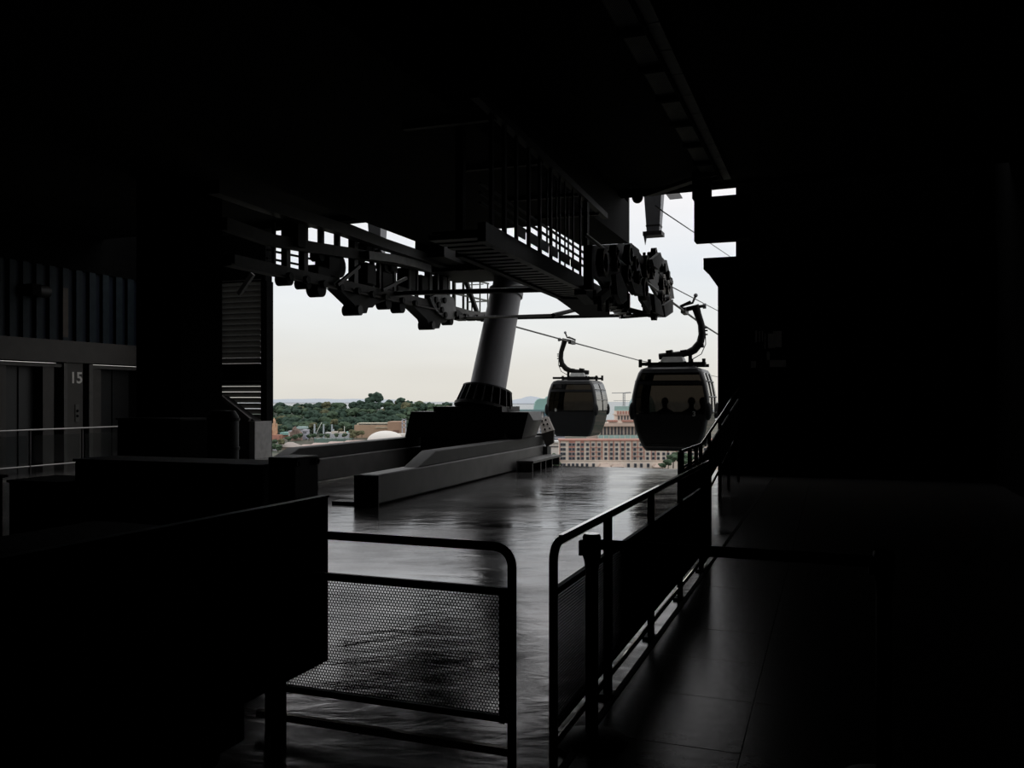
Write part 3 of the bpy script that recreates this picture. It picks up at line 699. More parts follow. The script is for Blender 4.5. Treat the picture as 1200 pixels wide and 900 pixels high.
# the far cabin leaves the other way round
gf = R(SF+.26, 31.7, ZR-.10-3.53)
far_g = make_gondola('smaller grey-black cable car cabin further out, hanging left of the big one', gf, math.pi-TC, (0.0,))
flip = Matrix(((1,0,0,0),(0,0,-1,0),(0,1,0,0),(0,0,0,1)))
nd = letters('cabin_number', '3', num_w, None, .17, Matrix.Identity(4)); nd.parent = near_g
nd.matrix_local = Matrix.Translation((.60,-1.09,.93)) @ flip
nf = letters('cabin_number', '8', num_w, None, .16, Matrix.Identity(4)); nf.parent = far_g
nf.matrix_local = Matrix.Translation((.58,1.09,.98)) @ Matrix.Rotation(math.pi,4,'Z') @ flip
arc = MB()
n = 14; o_ = [Vector((-.05-.55*math.cos(math.radians(90-180*i/n))*1.0, 1.085, 1.15+.42*math.sin(math.radians(90-180*i/n)))) for i in range(n+1)]

# riders on the far bench
hair_m = mat('dark_hair', (.012,.010,.010), .6); cloth = [mat('rider_clothes_%d' % i, c, .8) for i, c in enumerate(((.02,.02,.025),(.03,.025,.025),(.018,.02,.02)))]
def rider(label, x, lean, hh, ci, hy):
    c, sn = math.cos(-TC), math.sin(-TC)
    loc = Vector(gn)+Vector((c*x-sn*hy, sn*x+c*hy, .46))
    p = root('person', label, 'person', loc, rz=-TC)
    V = [(0,.0,.05),(0,.02,.22),(lean*.3,.03,.40),(lean*.6,.02,.52),(lean*.8,-.01,.60),(lean,-.03,.68),(lean,-.03,.77),(lean,-.02,.83),(lean,-.125,.715)]
    Rr = [(.15,.12),(.145,.11),(.16,.11),(.11,.09),(.052,.052),(.075,.085),(.085,.10),(.06,.07),(.018,.02)]
    E = [(0,1),(1,2),(2,3),(3,4),(4,5),(5,6),(6,7),(5,8)]
    def addv(q, r, par): V.append(q); Rr.append((r, r)); E.append((par, len(V)-1)); return len(V)-1
    for sx in (-1, 1):
        a = addv((lean*.5+sx*.19,.02,.47), .062, 3); b_ = addv((sx*.24,-.06,.24), .046, a); h = addv((sx*.13,-.26,.17), .034, b_)
        pm = addv((sx*.10,-.33,.16), .036, h)
        for f in range(4):
            k = addv((sx*(.075+.022*f),-.39,.165), .010, pm); addv((sx*(.072+.021*f),-.425+.006*abs(f-1.5),.14), .008, k)
        th = addv((sx*.055,-.33,.155), .011, pm); addv((sx*.035,-.365,.15), .009, th)
        hp = addv((sx*.10,-.06,.07), .085, 0); kn = addv((sx*.12,-.42,.08), .062, hp); an = addv((sx*.12,-.40,-.33), .042, kn); addv((sx*.12,-.52,-.37), .034, an)
    me = bpy.data.meshes.new('body'); me.from_pydata(V, E, []); o = bpy.data.objects.new('body', me); COL.objects.link(o); o.parent = p
    sk = o.modifiers.new('skin', 'SKIN'); 
    bm = bmesh.new(); bm.from_mesh(me); ly = bm.verts.layers.skin.verify()
    for v in bm.verts: v[ly].radius = Rr[v.index]; v[ly].use_root = v.index == 0
    bm.to_mesh(me); bm.free()
    sb = o.modifiers.new('sub', 'SUBSURF'); sb.levels = 1; sb.render_levels = 1
    me.materials.append(cloth[ci])
    MB().ball((lean,.0,.775), hh, 12, 8, (.92,1.0,1.05)).build('hair', hair_m, p, local=True)
    return p
rider('person in dark clothes at the left of the three riders in the big cabin', -.36, .0, .105, 0, .62)
rider('person in dark clothes in the middle of the three riders, leaning aside', .30, .04, .11, 1, .62)
rider('person in dark clothes at the right of the three riders, by the window edge', .64, .0, .11, 2, .60)

# ================================================================== foreground fences
FT = 3.57
def fence_pts(fn, a0, a1, ztop, rad, z0):
    """upright, bend and top rail; fn(a, z) -> point"""
    pts = [fn(a0, z0), fn(a0, ztop-rad)]
    for k in range(1, 7):
        th = math.pi/2*k/6; pts.append(fn(a0+(a1-a0)/abs(a1-a0)*rad*(1-math.cos(th)), ztop-rad+rad*math.sin(th)))
    pts.append(fn(a1, ztop)); return pts
fe = root('gate_fence', 'black pipe fence with perforated sheet across the front, left of the gap', 'fence', B(-1.9, FT, 0))
fn = lambda s, z: B(s, FT, z)
MB().tube(fence_pts(fn, -1.335, -2.6, .985, .085, .0), .021, 12).build('pipe_frame', blk, fe)
MB().bar(fn(-2.7,.07), fn(-1.335,.07), .03, .035).build('bottom_rail', rail_m, fe)
MB().bar(fn(-2.6,.785), fn(-1.34,.785), .025, .035).build('panel_rail', blk, fe)
MB().bar(fn(-2.6,.215), fn(-1.34,.215), .025, .03).build('panel_rail', blk, fe)
MB().bar(fn(-1.375,.2), fn(-1.375,.79), .05, .025).build('panel_edge', blk, fe)
pm = perf(B(-2.56,FT,.22), vB, Vector((0,0,1)), 1.18, .56, .0158, .0068).build('perforated_sheet', blkm, fe, fix=False)
sd = pm.modifiers.new('thick', 'SOLIDIFY'); sd.thickness = .0015
MB().bar(fn(-2.62,0), fn(-2.62,.985), .042).build('post', blk, fe)

# left board and cabinet
bd = root('black_board', 'large black board fixed along the left fence, hiding the corner', 'board', B(-2.4, 2.6, .3))
MB().box(B, -2.42, -2.385, .9, 3.72, .325, 1.15).build('panel', blkm, bd)
MB().box(B, -2.425, -2.38, .9, 3.725, 1.15, 1.16).build('edge_strip', steel, bd)
for t in (1.0, 3.4): MB().bar(B(-2.45,t,0), B(-2.45,t,1.1), .05).build('post', blk, bd)
cbn = root('control_cabinet', 'black control cabinet on small castors behind the black board', 'cabinet', B(-3.0, 2.2, 0))
MB().box(B, -3.4, -2.5, .9, 3.22, .09, 1.05).build('body', blkm, cbn, bevel=.015)
MB().box(B, -2.5, -2.485, 1.0, 2.0, .12, .98).build('door', blk, cbn); MB().box(B, -2.5, -2.485, 2.1, 3.15, .12, .98).build('door', blk, cbn)
for s in (-3.3, -2.6):
    for t in (1.0, 2.1, 3.1): MB().cyl(B(s-.02,t,.045), B(s+.02,t,.045), .045, 14).build('castor', steel, cbn)
ct = root('long_counter', 'long low black counter at the far left below the lift rail', 'counter', B(-11, 5.6, 0))
MB().box(B, -14.5, -8.75, 4.2, 7.0, 0, .76).build('body', blkm, ct); MB().box(B, -14.55, -8.7, 4.15, 7.03, .76, .79).build('worktop', wall_m, ct)
sc_ = root('grey_cabinet', 'small bluish grey equipment cabinet beside the long black counter', 'cabinet', B(-8.2, 7.3, 0))
MB().box(B, -8.62, -7.86, 6.98, 7.62, .03, .71).build('body', mat('cabinet_blue_grey', (.035,.035,.042), .5), sc_); MB().box(B, -8.64, -7.84, 6.96, 7.64, .71, .74).build('lid', steel, sc_)
mh = root('machine_housing', 'long dark machine housing with a paler lid edge behind the board', 'machine housing', B(-6.5, 7.4, 0))
MB().box(B, -7.9, -5.40, 7.2, 7.75, 0, .95).build('body', mat('housing_blue_black', (.018,.018,.022), .7, spec=.2), mh, bevel=.02)
MB().box(B, -7.9, -5.38, 7.18, 7.78, .95, .98).build('lid', mat('housing_lid', (.05,.05,.05), .8, spec=.2), mh)
mu = root('bolted_unit', 'narrow dark grey bolted unit at the right end of the machine housing', 'cabinet', B(-5.16, 7.4, 0))
MB().box(B, -5.32, -5.0, 7.2, 7.62, 0, 1.06).build('body', mat('unit_dark_grey', (.05,.047,.046), .55), mu, bevel=.01)
for t in (7.24, 7.58):
    q = B(-4.99, t, 1.0); MB().ring(q, vB, .02, .035, .02, 12).build('lifting_eye', steel, mu)
bx = root('black_cabinet', 'wide black cabinet standing in front of the foot of the dark column', 'cabinet', B(-9.2, 10, 0))
MB().box(B, -9.9, -8.75, 9.8, 10.4, 0, 1.33).build('body', blkm, bx); MB().box(B, -9.92, -8.73, 9.78, 10.42, 1.33, 1.36).build('lid', blk, bx)
p = Vector((-4.06, 12, 0)); dm = root('steel_drum', 'black drum with ribs standing in front of the louvred wall', 'drum', p)
MB().tube([p, p+Vector((0,0,.06)), p+Vector((0,0,1.40)), p+Vector((0,0,1.48))], [.2,.21,.21,.16], 24).build('body', blk, dm)
for z in (.5, .95, 1.36): MB().ring(p+Vector((0,0,z)), (0,0,1), .2, .225, .04, 24).build('rib', blk, dm)

# right-hand railing, with black infill further along
SRL = -1.16
fr_ = root('walkway_railing', 'black pipe railing leading away along the tiled walkway, near the belt post', 'railing', B(SRL, 6, 0))
fn = lambda t, z: B(SRL, t, z)
MB().tube(fence_pts(fn, 3.63, 8.75, 1.0, .085, 0), .021, 12).build('pipe_frame', rail_m, fr_)
MB().tube([fn(3.63,.1), fn(8.75,.1)], .016, 8).build('bottom_rail', rail_m, fr_)
MB().box(B, SRL-.010, SRL+.010, 3.74, 8.75, 1.018, 1.026).build('highlight_strip', rail_m, fr_)  # flat strip added only to widen the sky highlight along the rail
for t in (4.62, 5.83, 7.04, 8.27):
    MB().bar(fn(t,.0), fn(t,1.0), .042).build('post', blk, fr_); MB().box(B, SRL-.05, SRL+.05, t-.05, t+.05, 0, .02).build('foot', blk, fr_)
MB().bar(fn(3.66,.785), fn(8.75,.785), .025, .03).build('panel_rail', blk, fr_); MB().bar(fn(3.66,.185), fn(8.75,.185), .025, .03).build('panel_rail', blk, fr_)
ps = perf(B(SRL,3.68,.19), uB, Vector((0,0,1)), 1.6, .59, .0165, .0062).build('perforated_sheet', blkm, fr_, fix=False)
sd = ps.modifiers.new('thick', 'SOLIDIFY'); sd.thickness = .0025
MB().box(B, SRL-.006, SRL+.006, 5.2, 8.72, .19, .78).build('infill_sheet', blkm, fr_)
eb = root('end_board', 'upright black board closing the far end of the walkway railing', 'board', B(SRL, 8.9, .05))
MB().box(B, SRL-.03, SRL+.02, 8.3, 8.86, .06, 1.0).build('panel', blkm, eb)

# far railing that climbs to the boarding ramp
SB = -1.72
r2 = root('boarding_railing', 'black railing with a bright top rail rising beside the big cabin', 'railing', B(SB, 12.4, 0))
tops = [(10.5,1.0),(12.2,1.0),(14.5,1.36),(17.5,1.85)]
MB().tube([B(SB,t,z) for t, z in tops], .024, 10).build('top_rail', rail_m, r2)
MB().tube([B(SB,t,z-.2) for t, z in tops], .018, 8).build('middle_rail', blk, r2)
MB().tube([B(SB,t,max(.12,z-.86)) for t, z in tops], .018, 8).build('lower_rail', rail_m, r2)
for t, z in ((10.5,1.0),(11.2,1.0),(11.75,1.0),(12.2,1.0),(13.1,1.14),(14.4,1.35),(15.7,1.56),(17.4,1.83)):
    MB().bar(B(SB,t,0), B(SB,t,z), .07 if t < 10.6 else .05).build('post', blk, r2)
MB().prism([B(SB,10.55,.3), B(SB,12.2,.3), B(SB,17.4,1.05), B(SB,17.4,1.6), B(SB,12.2,.78), B(SB,10.55,.78)], vB*.012).build('infill_sheet', blkm, r2)

# belt posts and belt
def belt_post(label, s, t):
    r = root('belt_post', label, 'barrier post', B(s, t, 0), 'belt barrier posts')
    q = lambda z: B(s,t,z)
    MB().tube([q(.0), q(.018), q(.045), q(.06)], [.19,.188,.12,.035], 28).build('base', blk, r)
    MB().cyl(q(.05), q(.86), .031, 18).build('tube', blk, r)
    MB().tube([q(.84), q(.87), q(.90), q(.99), q(1.0)], [.033,.036,.044,.044,.040], 18).build('head', blk, r)
    MB().cyl(q(1.0), q(1.006), .036, 18).build('cap', rail_m, r)
    MB().box(B, s-.06, s-.04, t-.02, t+.02, .9, .97).build('belt_clip', blk, r)
    return r
belt_post('black belt barrier post with round foot beside the near end of the railing', -1.07, 3.95)
belt_post('black belt barrier post in the dark at the right, holding the belt end', .21, 3.95)
tag(MB().box(B, -1.03, .17, 3.948, 3.952, .93, .98).build('barrier_belt', blkm), 'black belt stretched between the two barrier posts', 'belt')

# dark panel at the right, pale sheets painting a sky reflection in glass
nb = root('glass_reflection', 'dark panel with faint sky reflections painted pale on the right wall', 'painted reflection', B(-1.2, 18.85, 2.4))
def sheet(px0, px1, y0, y1, m_, k=0):
    a, c = sight(px0, y1, TB, Y=1), sight(px1, y0, TB, Y=1)
    def at(px, py):
        r = (px-600)/1000; d = Vector((r, 1, (467-py)/1000)); n = uB; o = B(0, 18.84-k*.01, 0)
        return Vector((0,0,EYE)) + d*((o-Vector((0,0,EYE))).dot(n)/d.dot(n))
    return MB().prism([at(px0,y1), at(px1,y1), at(px1,y0), at(px0,y0)], uB*.008)
sheet(874, 924, 378, 444, None).build('reflection_back', blkm, nb)
refl_m = mat('dim_reflection', (.62,.60,.57), .7)
for a, c, y0, y1 in ((906,916,388,407),(900,908,391,408),(902,921,422,430),(898.5,902,412,422),(885,887,387,401),(889.5,890.5,388,401),(893,894,388,400),(896,897,391,409),(880,886,423,431)):
    sheet(a, c, y0, y1, None, 1).build('sheet', refl_m, nb)  # each pale piece is a painted bit of reflected sky
# rail in front of the lifts
lr = root('lift_rail', 'thin stainless handrail with clear infill in front of the lifts', 'railing', B(-16.7, 15, 0))
SLR = -16.7
MB().tube([B(SLR,12.5,.95), B(SLR,16.7,.95)], .022, 10).build('top_rail', chrome, lr); MB().tube([B(SLR,12.5,.14), B(SLR,16.6,.14)], .018, 10).build('bottom_rail', chrome, lr)
for t in (12.6, 14.03, 15.45, 16.55): MB().cyl(B(SLR,t,0), B(SLR,t,.95), .025, 10).build('post', steelL, lr)
for a, c in ((12.7,13.95),(14.12,15.37),(15.53,16.5)): MB().box(B, SLR-.004, SLR+.004, a, c, .2, .82).build('infill_pane', glass('rail_glass', (.8,.82,.82), .1, 1.12) if 'rail_glass' not in MATS else MATS['rail_glass'], lr)
# ================================================================== the island beyond
def W3(px, py, Y): return Vector(((px-600)/1000*Y, Y, EYE+(467-py)/1000*Y))
GZ = -46.0
ground_m = mat('ground_green_grey', (.045,.06,.04), .9, 0, .3, .03, col2=(.13,.11,.085))
gm = MB(); 
prof = [(60,-54),(885,-53),(980,-49),(1020,-45.5),(1090,-46),(1900,-46)]
for y, z in prof: gm.v += [Vector((-1400,y,z)), Vector((1600,y,z))]
gm.f += [(2*i,2*i+1,2*i+3,2*i+2) for i in range(5)]
struct('ground', gm, ground_m)
sea_m = mat('sea_water', (.10,.13,.14), .25, 0, .1, .002, .05, .05)
struct('sea', MB().add([(-16000,-2000,-55.5),(16000,-2000,-55.5),(16000,15000,-55.5),(-16000,15000,-55.5)], [(0,1,2,3)]), sea_m)
# wooded hill
hill_m = mat('hill_earth_green', (.03,.045,.025), .95, 0, .3, .03)
def hz(x, y):
    f = max(0, min(1, (y-1080)/500)); f = f*f*(3-2*f)
    g = 1/(1+math.exp((x+30)/40))
    bump = 8*math.exp(-((x+215)/70)**2)+4*math.exp(-((x+60)/50)**2)
    return GZ+f*g*(21+bump)
h = MB(); nx, ny = 40, 22
for j in range(ny):
    for i in range(nx): x, y = -620+i*20, 1050+j*38; h.v.append(Vector((x, y, hz(x,y)-.2)))
for j in range(ny-1):
    for i in range(nx-1): h.f.append((j*nx+i, j*nx+i+1, (j+1)*nx+i+1, (j+1)*nx+i))
struct('terrain', h, hill_m)
# islands on the horizon
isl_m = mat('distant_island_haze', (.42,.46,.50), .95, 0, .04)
def island(label, px0, px1, Y, hs):
    n = len(hs); mb = MB(); xs = [(px0+(px1-px0)*i/(n-1)-600)/1000*Y for i in range(n)]
    for x, hh in zip(xs, hs): mb.v += [Vector((x,Y,-52)), Vector((x,Y+300,-52+hh)), Vector((x,Y+700,-52))]
    for i in range(n-1): a = 3*i; mb.f += [(a,a+3,a+4,a+1),(a+1,a+4,a+5,a+2)]
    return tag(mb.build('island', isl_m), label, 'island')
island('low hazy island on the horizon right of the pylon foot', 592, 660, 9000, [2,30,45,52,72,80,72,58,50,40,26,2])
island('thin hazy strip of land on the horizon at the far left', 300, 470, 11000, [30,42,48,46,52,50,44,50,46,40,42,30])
# trees
def leaf(name, c): return mat(name, c, .95, 0, .45, 1.6, 1.0, 5.0, spec=.1)
fol = [leaf('foliage_dark_green', (.040,.066,.048)), leaf('foliage_mid_green', (.060,.090,.056)), leaf('foliage_olive', (.115,.115,.065))]
trunk_m = mat('tree_trunk', (.05,.04,.03), .9)
def crown_mesh(seed, lumps):
    r = random.Random(seed); mb = bmesh.new()
    for k in range(lumps):
        a = r.uniform(0, 6.28); d = r.uniform(.15, .72) if k else 0
        c = Vector((d*math.cos(a), d*math.sin(a), r.uniform(-.2,.42)))
        res = bmesh.ops.create_icosphere(mb, subdivisions=2, radius=r.uniform(.26,.46) if k else .68)
        for v in res['verts']:
            nn = v.co.normalized(); f = 1+.22*math.sin(7*nn.x+3*k+seed)*math.sin(6*nn.y+k)*math.cos(5*nn.z)+r.uniform(-.13,.13)
            v.co = Vector((v.co.x*f, v.co.y*f, v.co.z*f*.8))+c
    me = bpy.data.meshes.new('crown'); mb.to_mesh(me); mb.free()
    return me
TREES = []
def tree_proto(kind, seed, lab, grp, hgt=1.0):
    r = root('tree', lab, 'tree', (0,0,0), grp)
    me = crown_mesh(seed, 13); me.transform(Matrix.Translation((0,0,1.25*hgt))); me.materials.append(fol[kind])
    o = bpy.data.objects.new('crown', me); COL.objects.link(o); o.parent = r
    MB().tube([Vector((0,0,0)), Vector((.03,0,.7*hgt)), Vector((.05,.02,1.1*hgt))], [.09,.07,.05], 6).build('trunk', trunk_m, r, local=True)
    return r
LAB = ['dense dark green tree in the woods on the far hillside', 'mid green tree in the woods on the far hillside', 'olive tree standing out among the dark woods']
GRP = ['dark trees of the far woods', 'mid green trees of the far woods', 'olive trees of the far woods']
protos = [tree_proto(k, 11+7*i+k, LAB[k], GRP[k]) for i in range(2) for k in range(3)]
used = [False]*6
def plant(x, y, z, sz, k, label=None, group=None):
    i = k+3*random.randint(0,1); rz = random.uniform(0,6.28)
    sc = (sz*random.uniform(.9,1.12), sz*random.uniform(.9,1.12), sz*random.uniform(.85,1.15))
    if not used[i]:
        used[i] = True; r = protos[i]; r.location = (x,y,z); r.scale = sc; r.rotation_euler = (0,0,rz)
    else: r = dup(protos[i], (x,y,z), rz, scale=sc)
    if label: r['label'] = label; r['group'] = group
    return r
def where(px):
    return ('above the turreted tower' if px < 338 else 'above the rock mound' if px < 362 else 'above the pale blue masts' if px < 412 else
            'behind the brown hall' if px < 474 else 'behind the pylon foot' if px < 545 else 'by the foot of the shaft')
def row(Y): return 'at the lower edge' if Y < 1230 else 'halfway up' if Y < 1450 else 'on the skyline'
cnt = 0; Y = 1090; POS = []
while Y < 1640:
    px = 308+random.uniform(0,8)
    while px < 628:
        p = (px-600)/1000*Y
        hh = hz(p, Y)
        lim = 628 if Y > 1200 else 480
        yy = Y+random.uniform(-14,14)
        if px < lim and cnt < 285 and all((p-a)**2+(yy-b)**2 > 64 for a, b in POS):
            k = 0 if random.random() < .62 else (1 if random.random() < .86 else 2)
            POS.append((p,yy)); plant(p, yy, hh-4, random.uniform(8.2,11.5), k, '%s tree %s of the far woods, %s' % (('dark green','mid green','olive')[k], row(Y), where(px)), GRP[k]); cnt += 1
        px += random.uniform(8.5,13.5)
    Y += 52 + (Y-1090)*.06
for px, Y, s in ((441,1560,15),(470,1600,11),(374,1620,11),(525,1600,9.5),(540,1640,9.5),(612,1500,7),(433,1590,12)):
    p = (px-600)/1000*Y; plant(p, Y, hz(p,Y), s, 0, 'taller dark tree standing out of the far woods skyline, %s' % where(px), GRP[0])
# low garden trees among the park buildings and by the hotel
gl, gg = 'small green garden tree among the park buildings below', 'garden trees among the park buildings'
for px, py, Y, s in ((334,505,1060,5),(338,517,960,4.5),(346,516,950,4),(352,514,970,4),(362,515,960,4),(368,514,980,4),(377,513,985,3.5),(398,508,1020,4),(412,509,1000,4.5),(418,511,975,4.5),(424,510,965,4),(414,514,940,4),(330,522,900,4.5),(322,521,905,4),(319,528,880,5),(326,529,870,5),(394,513,960,3.5),(404,513,950,3.5),(384,514,955,3.5),(357,505,1070,5),(391,499,1080,6),(400,502,1075,5.5),(366,503,1080,6),(380,502,1078,6),(409,503,1070,5.5),(330,509,1040,4),(424,503,1065,5)):
    q = W3(px,py,Y); plant(q.x, Y, q.z-s*.6, s, 1 if random.random()<.6 else 2, 'small garden tree %s' % ('below the turreted tower' if px < 336 else 'in front of the rock mound' if px < 356 else 'between the lilac house and the masts' if px < 386 else 'beside the moored ship' if px < 407 else 'at the left end of the brown hall'), gg)
hl, hg = 'green tree at the foot of the red and cream hotel', 'trees at the hotel foot'
for px, py, Y, s in ((789,541,575,5),(795,536,578,4.5),(783,545,570,3.5),(776,547,570,3),(800,543,575,4.5),(806,540,578,5),(652,546,575,3.5),(646,543,580,4),(649,538,585,3)):
    q = W3(px,py,Y); plant(q.x, Y, q.z-s*.9, s, 1, 'green tree at the right end of the hotel front' if px > 700 else 'green tree at the left corner of the hotel', hg)

# ---- hotel
cream = mat('hotel_cream', (.76,.66,.57), .9, 0, .05, .1); terra = mat('hotel_terracotta', (.42,.21,.165), .9, 0, .1, .2); roofp = mat('hotel_roof_pink', (.54,.43,.36), .9, 0, .08, .1)
pane_m = mat('dark_window_pane', (.035,.04,.05), .15); wfrm = mat('window_frame_grey', (.30,.31,.33), .6)
tealg = mat('teal_glass_band', (.30,.45,.42), .3, 0, .1, .1); teal_roof = mat('teal_copper_roof', (.26,.44,.40), .6, 0, .05, .05)
HY = 600
def hx(px): return (px-600)/1000*HY
def hzz(py): return EYE+(467-py)/1000*HY
ht = root('hotel', 'long cream and terracotta hotel wing with four rows of windows, below the cabins', 'building', (hx(745), HY, GZ))
fbx = lambda x, y, z: Vector((x, y, z))
def slab(px0, px1, py0, py1, y0, y1, Yd=HY):
    k = Yd/1000
    return MB().box(fbx, (px0-600)*k, (px1-600)*k, y0, y1, EYE+(467-py1)*k, EYE+(467-py0)*k)
slab(656, 850, 516.5, 562, HY, HY+18).build('wall', cream, ht)
slab(655, 850, 515.2, 516.6, HY-1, HY+18).build('cornice', terra, ht)
slab(656, 850, 539.0, 540, HY-.5, HY).build('string_course', cream, ht)
for a, c in ((655.5,656.6),(666.6,674.0),(680.2,684.4),(691.4,692.3),(698.2,698.9),(704.9,706),(713.4,714.2),(718.4,719.6),(726.6,727.4),(731.6,732.6),(740,741),(746.8,747.6),(754.2,755.2),(762.8,763.6),(767.2,768.4),(782,783),(792,793),(806,808)):
    slab(a, c, 516.6, 539, HY-.55, HY).build('pilaster' if c-a < 3 else 'terracotta_bay', terra, ht)
for y in (524.2, 529.5, 534.6): 
    slab(691.4, 706.4, y, y+.9, HY-.4, HY).build('red_band', terra, ht); slab(740, 755.6, y, y+.9, HY-.4, HY).build('red_band', terra, ht)
ho = Vector(ht['_o'])
cols = [658,661.2,668,672,677.6,682.4,688.4,695,702,709.8,716.3,722.6,729.5,735.9,743.7,751,758.7,765.3,771.3,777.6,782.8,788.6,797,803,811,818,826,834]
wf = MB().box(fbx, -1.05, 1.05, -.75, -.55, -1.05, 1.05).build('window', wfrm, None); wf.parent = ht
pn = MB().box(fbx, -.85, .85, -.82, -.74, -.85, .85).build('pane', pane_m, None); pn.parent = wf
for o in (wf, pn): o.data.transform(Matrix.Translation(Vector(o['_o']))); o.location = (0,0,0)
fst = True
for y in (520.9, 526.5, 531.8, 537.0):
    for x in cols:
        l = Vector((hx(x), HY, hzz(y)))-ho
        if fst: wf.location = l; fst = False; continue
        n_ = share('window', wf, l, ht); share('pane', pn, (0,0,0), n_)
for x in (658,661.3,666.6,671.4,676.4,682.2,687.8,695.4,736.4,744.4,751.4,759.4,797,806,815):
    n_ = share('window', wf, Vector((hx(x), HY, hzz(545.4)))-ho, ht, scale=(.95,1,1.45)); share('pane', pn, (0,0,0), n_)
def pavil(px, w_, py0, py1, name='porch_roof'):
    k = HY/1000; x0, x1 = hx(px-w_), hx(px+w_); z0, z1 = hzz(py1), hzz(py0)
    MB().hexa([(x0,HY-9,z0),(x1,HY-9,z0),(x1,HY,z0),(x0,HY,z0),(x0+2,HY-6,z1),(x1-2,HY-6,z1),(x1-2,HY,z1),(x0+2,HY,z1)]).build(name, roofp, ht)
pavil(723, 7.5, 543.5, 546); pavil(725, 8, 546.5, 549.5); pavil(772, 8, 543, 546.5); pavil(708,8,543,549)
# upper hotel block with colonnade and red-brown roofs
ub = root('hotel_tower', 'pinkish upper hotel block with tall columns and flat eaves above the long wing', 'building', (hx(730)*1.1, 660, GZ))
UY = 660
slab(690, 800, 499, 560, UY, UY+20, UY).build('wall', mat('hotel_pinkish', (.52,.42,.36), .9), ub)
slab(686, 802, 495.8, 499.4, UY-4, UY+24, UY).build('eaves', roofp, ub)
slab(700, 800, 509.8, 516, UY-6, UY, UY).build('glass_gallery', tealg, ub)
for i in range(14): slab(700+i*6.2, 700.5+i*6.2, 509.6, 516, UY-6.4, UY-6, UY).build('gallery_post', cream, ub)
for i in range(19):
    x = 704+i*4.0
    if 727 < x < 730.5: continue
    slab(x, x+1.9, 500.2, 509.4, UY-.6, UY, UY).build('window', pane_m, ub)
slab(727.6, 729.6, 500, 510, UY-.7, UY, UY).build('stair_window', pane_m, ub)
slab(713, 723.4, 492.4, 494.2, UY-3, UY+10, UY).build('low_roof', terra, ub); slab(729, 748, 492.4, 494.2, UY-3, UY+10, UY).build('low_roof', terra, ub)
slab(713, 748, 493.8, 496, UY-1, UY+10, UY).build('attic', cream, ub)
slab(722.5, 746, 481.5, 494, UY+4, UY+16, UY).build('tower_wall', cream, ub)
slab(721, 747, 485.6, 486.6, UY+2.5, UY+17, UY).build('tower_band', roofp, ub)
for i in range(6): slab(724+i*3.2, 725.8+i*3.2, 481.8, 485.4, UY+3.4, UY+4, UY).build('tower_panel', terra, ub)
for i in range(5): slab(725+i*3.6, 726.6+i*3.6, 487.4, 491.8, UY+3.4, UY+4, UY).build('window', pane_m, ub)
slab(722.5, 741, 476.2, 481.4, UY+5, UY+14, UY).build('glass_storey', tealg, ub)
# dome building right
db = root('domed_hall', 'blue-green domed glass hall half hidden behind the big cabin', 'building', W3(752, 500, 720))
c = W3(752, 482, 720); MB().ball(c, 13, 20, 12, (.9,.9,1.25)).build('dome', mat('dome_teal', (.22,.36,.36), .4), db)
for k in range(7):
    a = -2.6+.35*k; pts = [c+Vector((12.0*math.sin(f)*math.cos(a), 12.0*math.sin(f)*math.sin(a), 16.6*math.cos(f))) for f in [0.1+i*.18 for i in range(9)]]
    MB().tube(pts, .35, 5).build('rib', mat('dome_rib', (.5,.56,.55), .5), db)
slab(736, 768, 482, 520, 712, 728, 720).build('base', mat('blue_grey_wall', (.30,.35,.38), .8), db)
# crane
cr_m = mat('crane_grey', (.30,.31,.32), .7)
cn = root('tower_crane', 'slender grey tower crane behind the upper hotel block', 'crane', W3(731, 482, 760))
q = lambda px, py: W3(px, py, 760)
for a, c, wd in ((q(730.2,480),q(730.2,460.5),.5),(q(732.2,480),q(732.2,460.5),.5)): MB().bar(a, c, wd).build('mast_leg', cr_m, cn)
for i in range(9):
    y = 479-i*2.1; MB().bar(q(730.2,y), q(732.2,y-2), .35).build('lattice', cr_m, cn)
MB().bar(q(717,460.6), q(740,460.2), .6).build('jib', cr_m, cn); MB().bar(q(733,460.4), q(739,460), 1.2, 1.0).build('counterweight', cr_m, cn)
MB().bar(q(719,469.4), q(738,469.6), .35).build('tie', cr_m, cn)
# teal barrel-roofed hall at the left of the small cabin
th_ = root('barrel_roof_hall', 'teal barrel-roofed hall with a pale grid front left of the small cabin', 'building', W3(630, 510, 780))
TY = 780
def barrel(px0, px1, py0, py1, y0, y1, nm, m_):
    k = TY/1000; x0, x1 = (px0-600)*k, (px1-600)*k; z0, z1 = EYE+(467-py1)*k, EYE+(467-py0)*k
    pl = [Vector((x0,y0,z0))]+[Vector((x0+(x1-x0)*f, y0, z0+(z1-z0)*g)) for f, g in ((.02,.4),(.06,.7),(.14,.92),(.25,1.0),(1,1))]+[Vector((x1,y0,z0))]
    return MB().prism(pl, Vector((0,y1-y0,0))).build(nm, m_, th_)
barrel(626, 652, 467.3, 480.3, TY, TY+30, 'barrel_roof', teal_roof)
barrel(639, 662, 464, 478, TY+34, TY+60, 'rear_barrel_roof', mat('teal_far_roof', (.36,.50,.47), .6))
slab(644.5, 648.5, 468, 480, TY-1, TY+10, TY).build('gable_glass', mat('gable_blue', (.10,.22,.27), .3), th_)
slab(608, 662, 480, 482.4, TY-4, TY+30, TY).build('roof_slab', mat('roof_slab_teal', (.16,.25,.26), .6), th_)
slab(611, 662, 482.4, 540, TY+1, TY+30, TY).build('wall', mat('hall_wall_blue_grey', (.26,.30,.36), .7), th_)
for i in range(10): slab(619+i*4, 620.6+i*4, 482.4, 508, TY, TY+1, TY).build('column', mat('hall_column_pale', (.58,.55,.53), .8), th_)
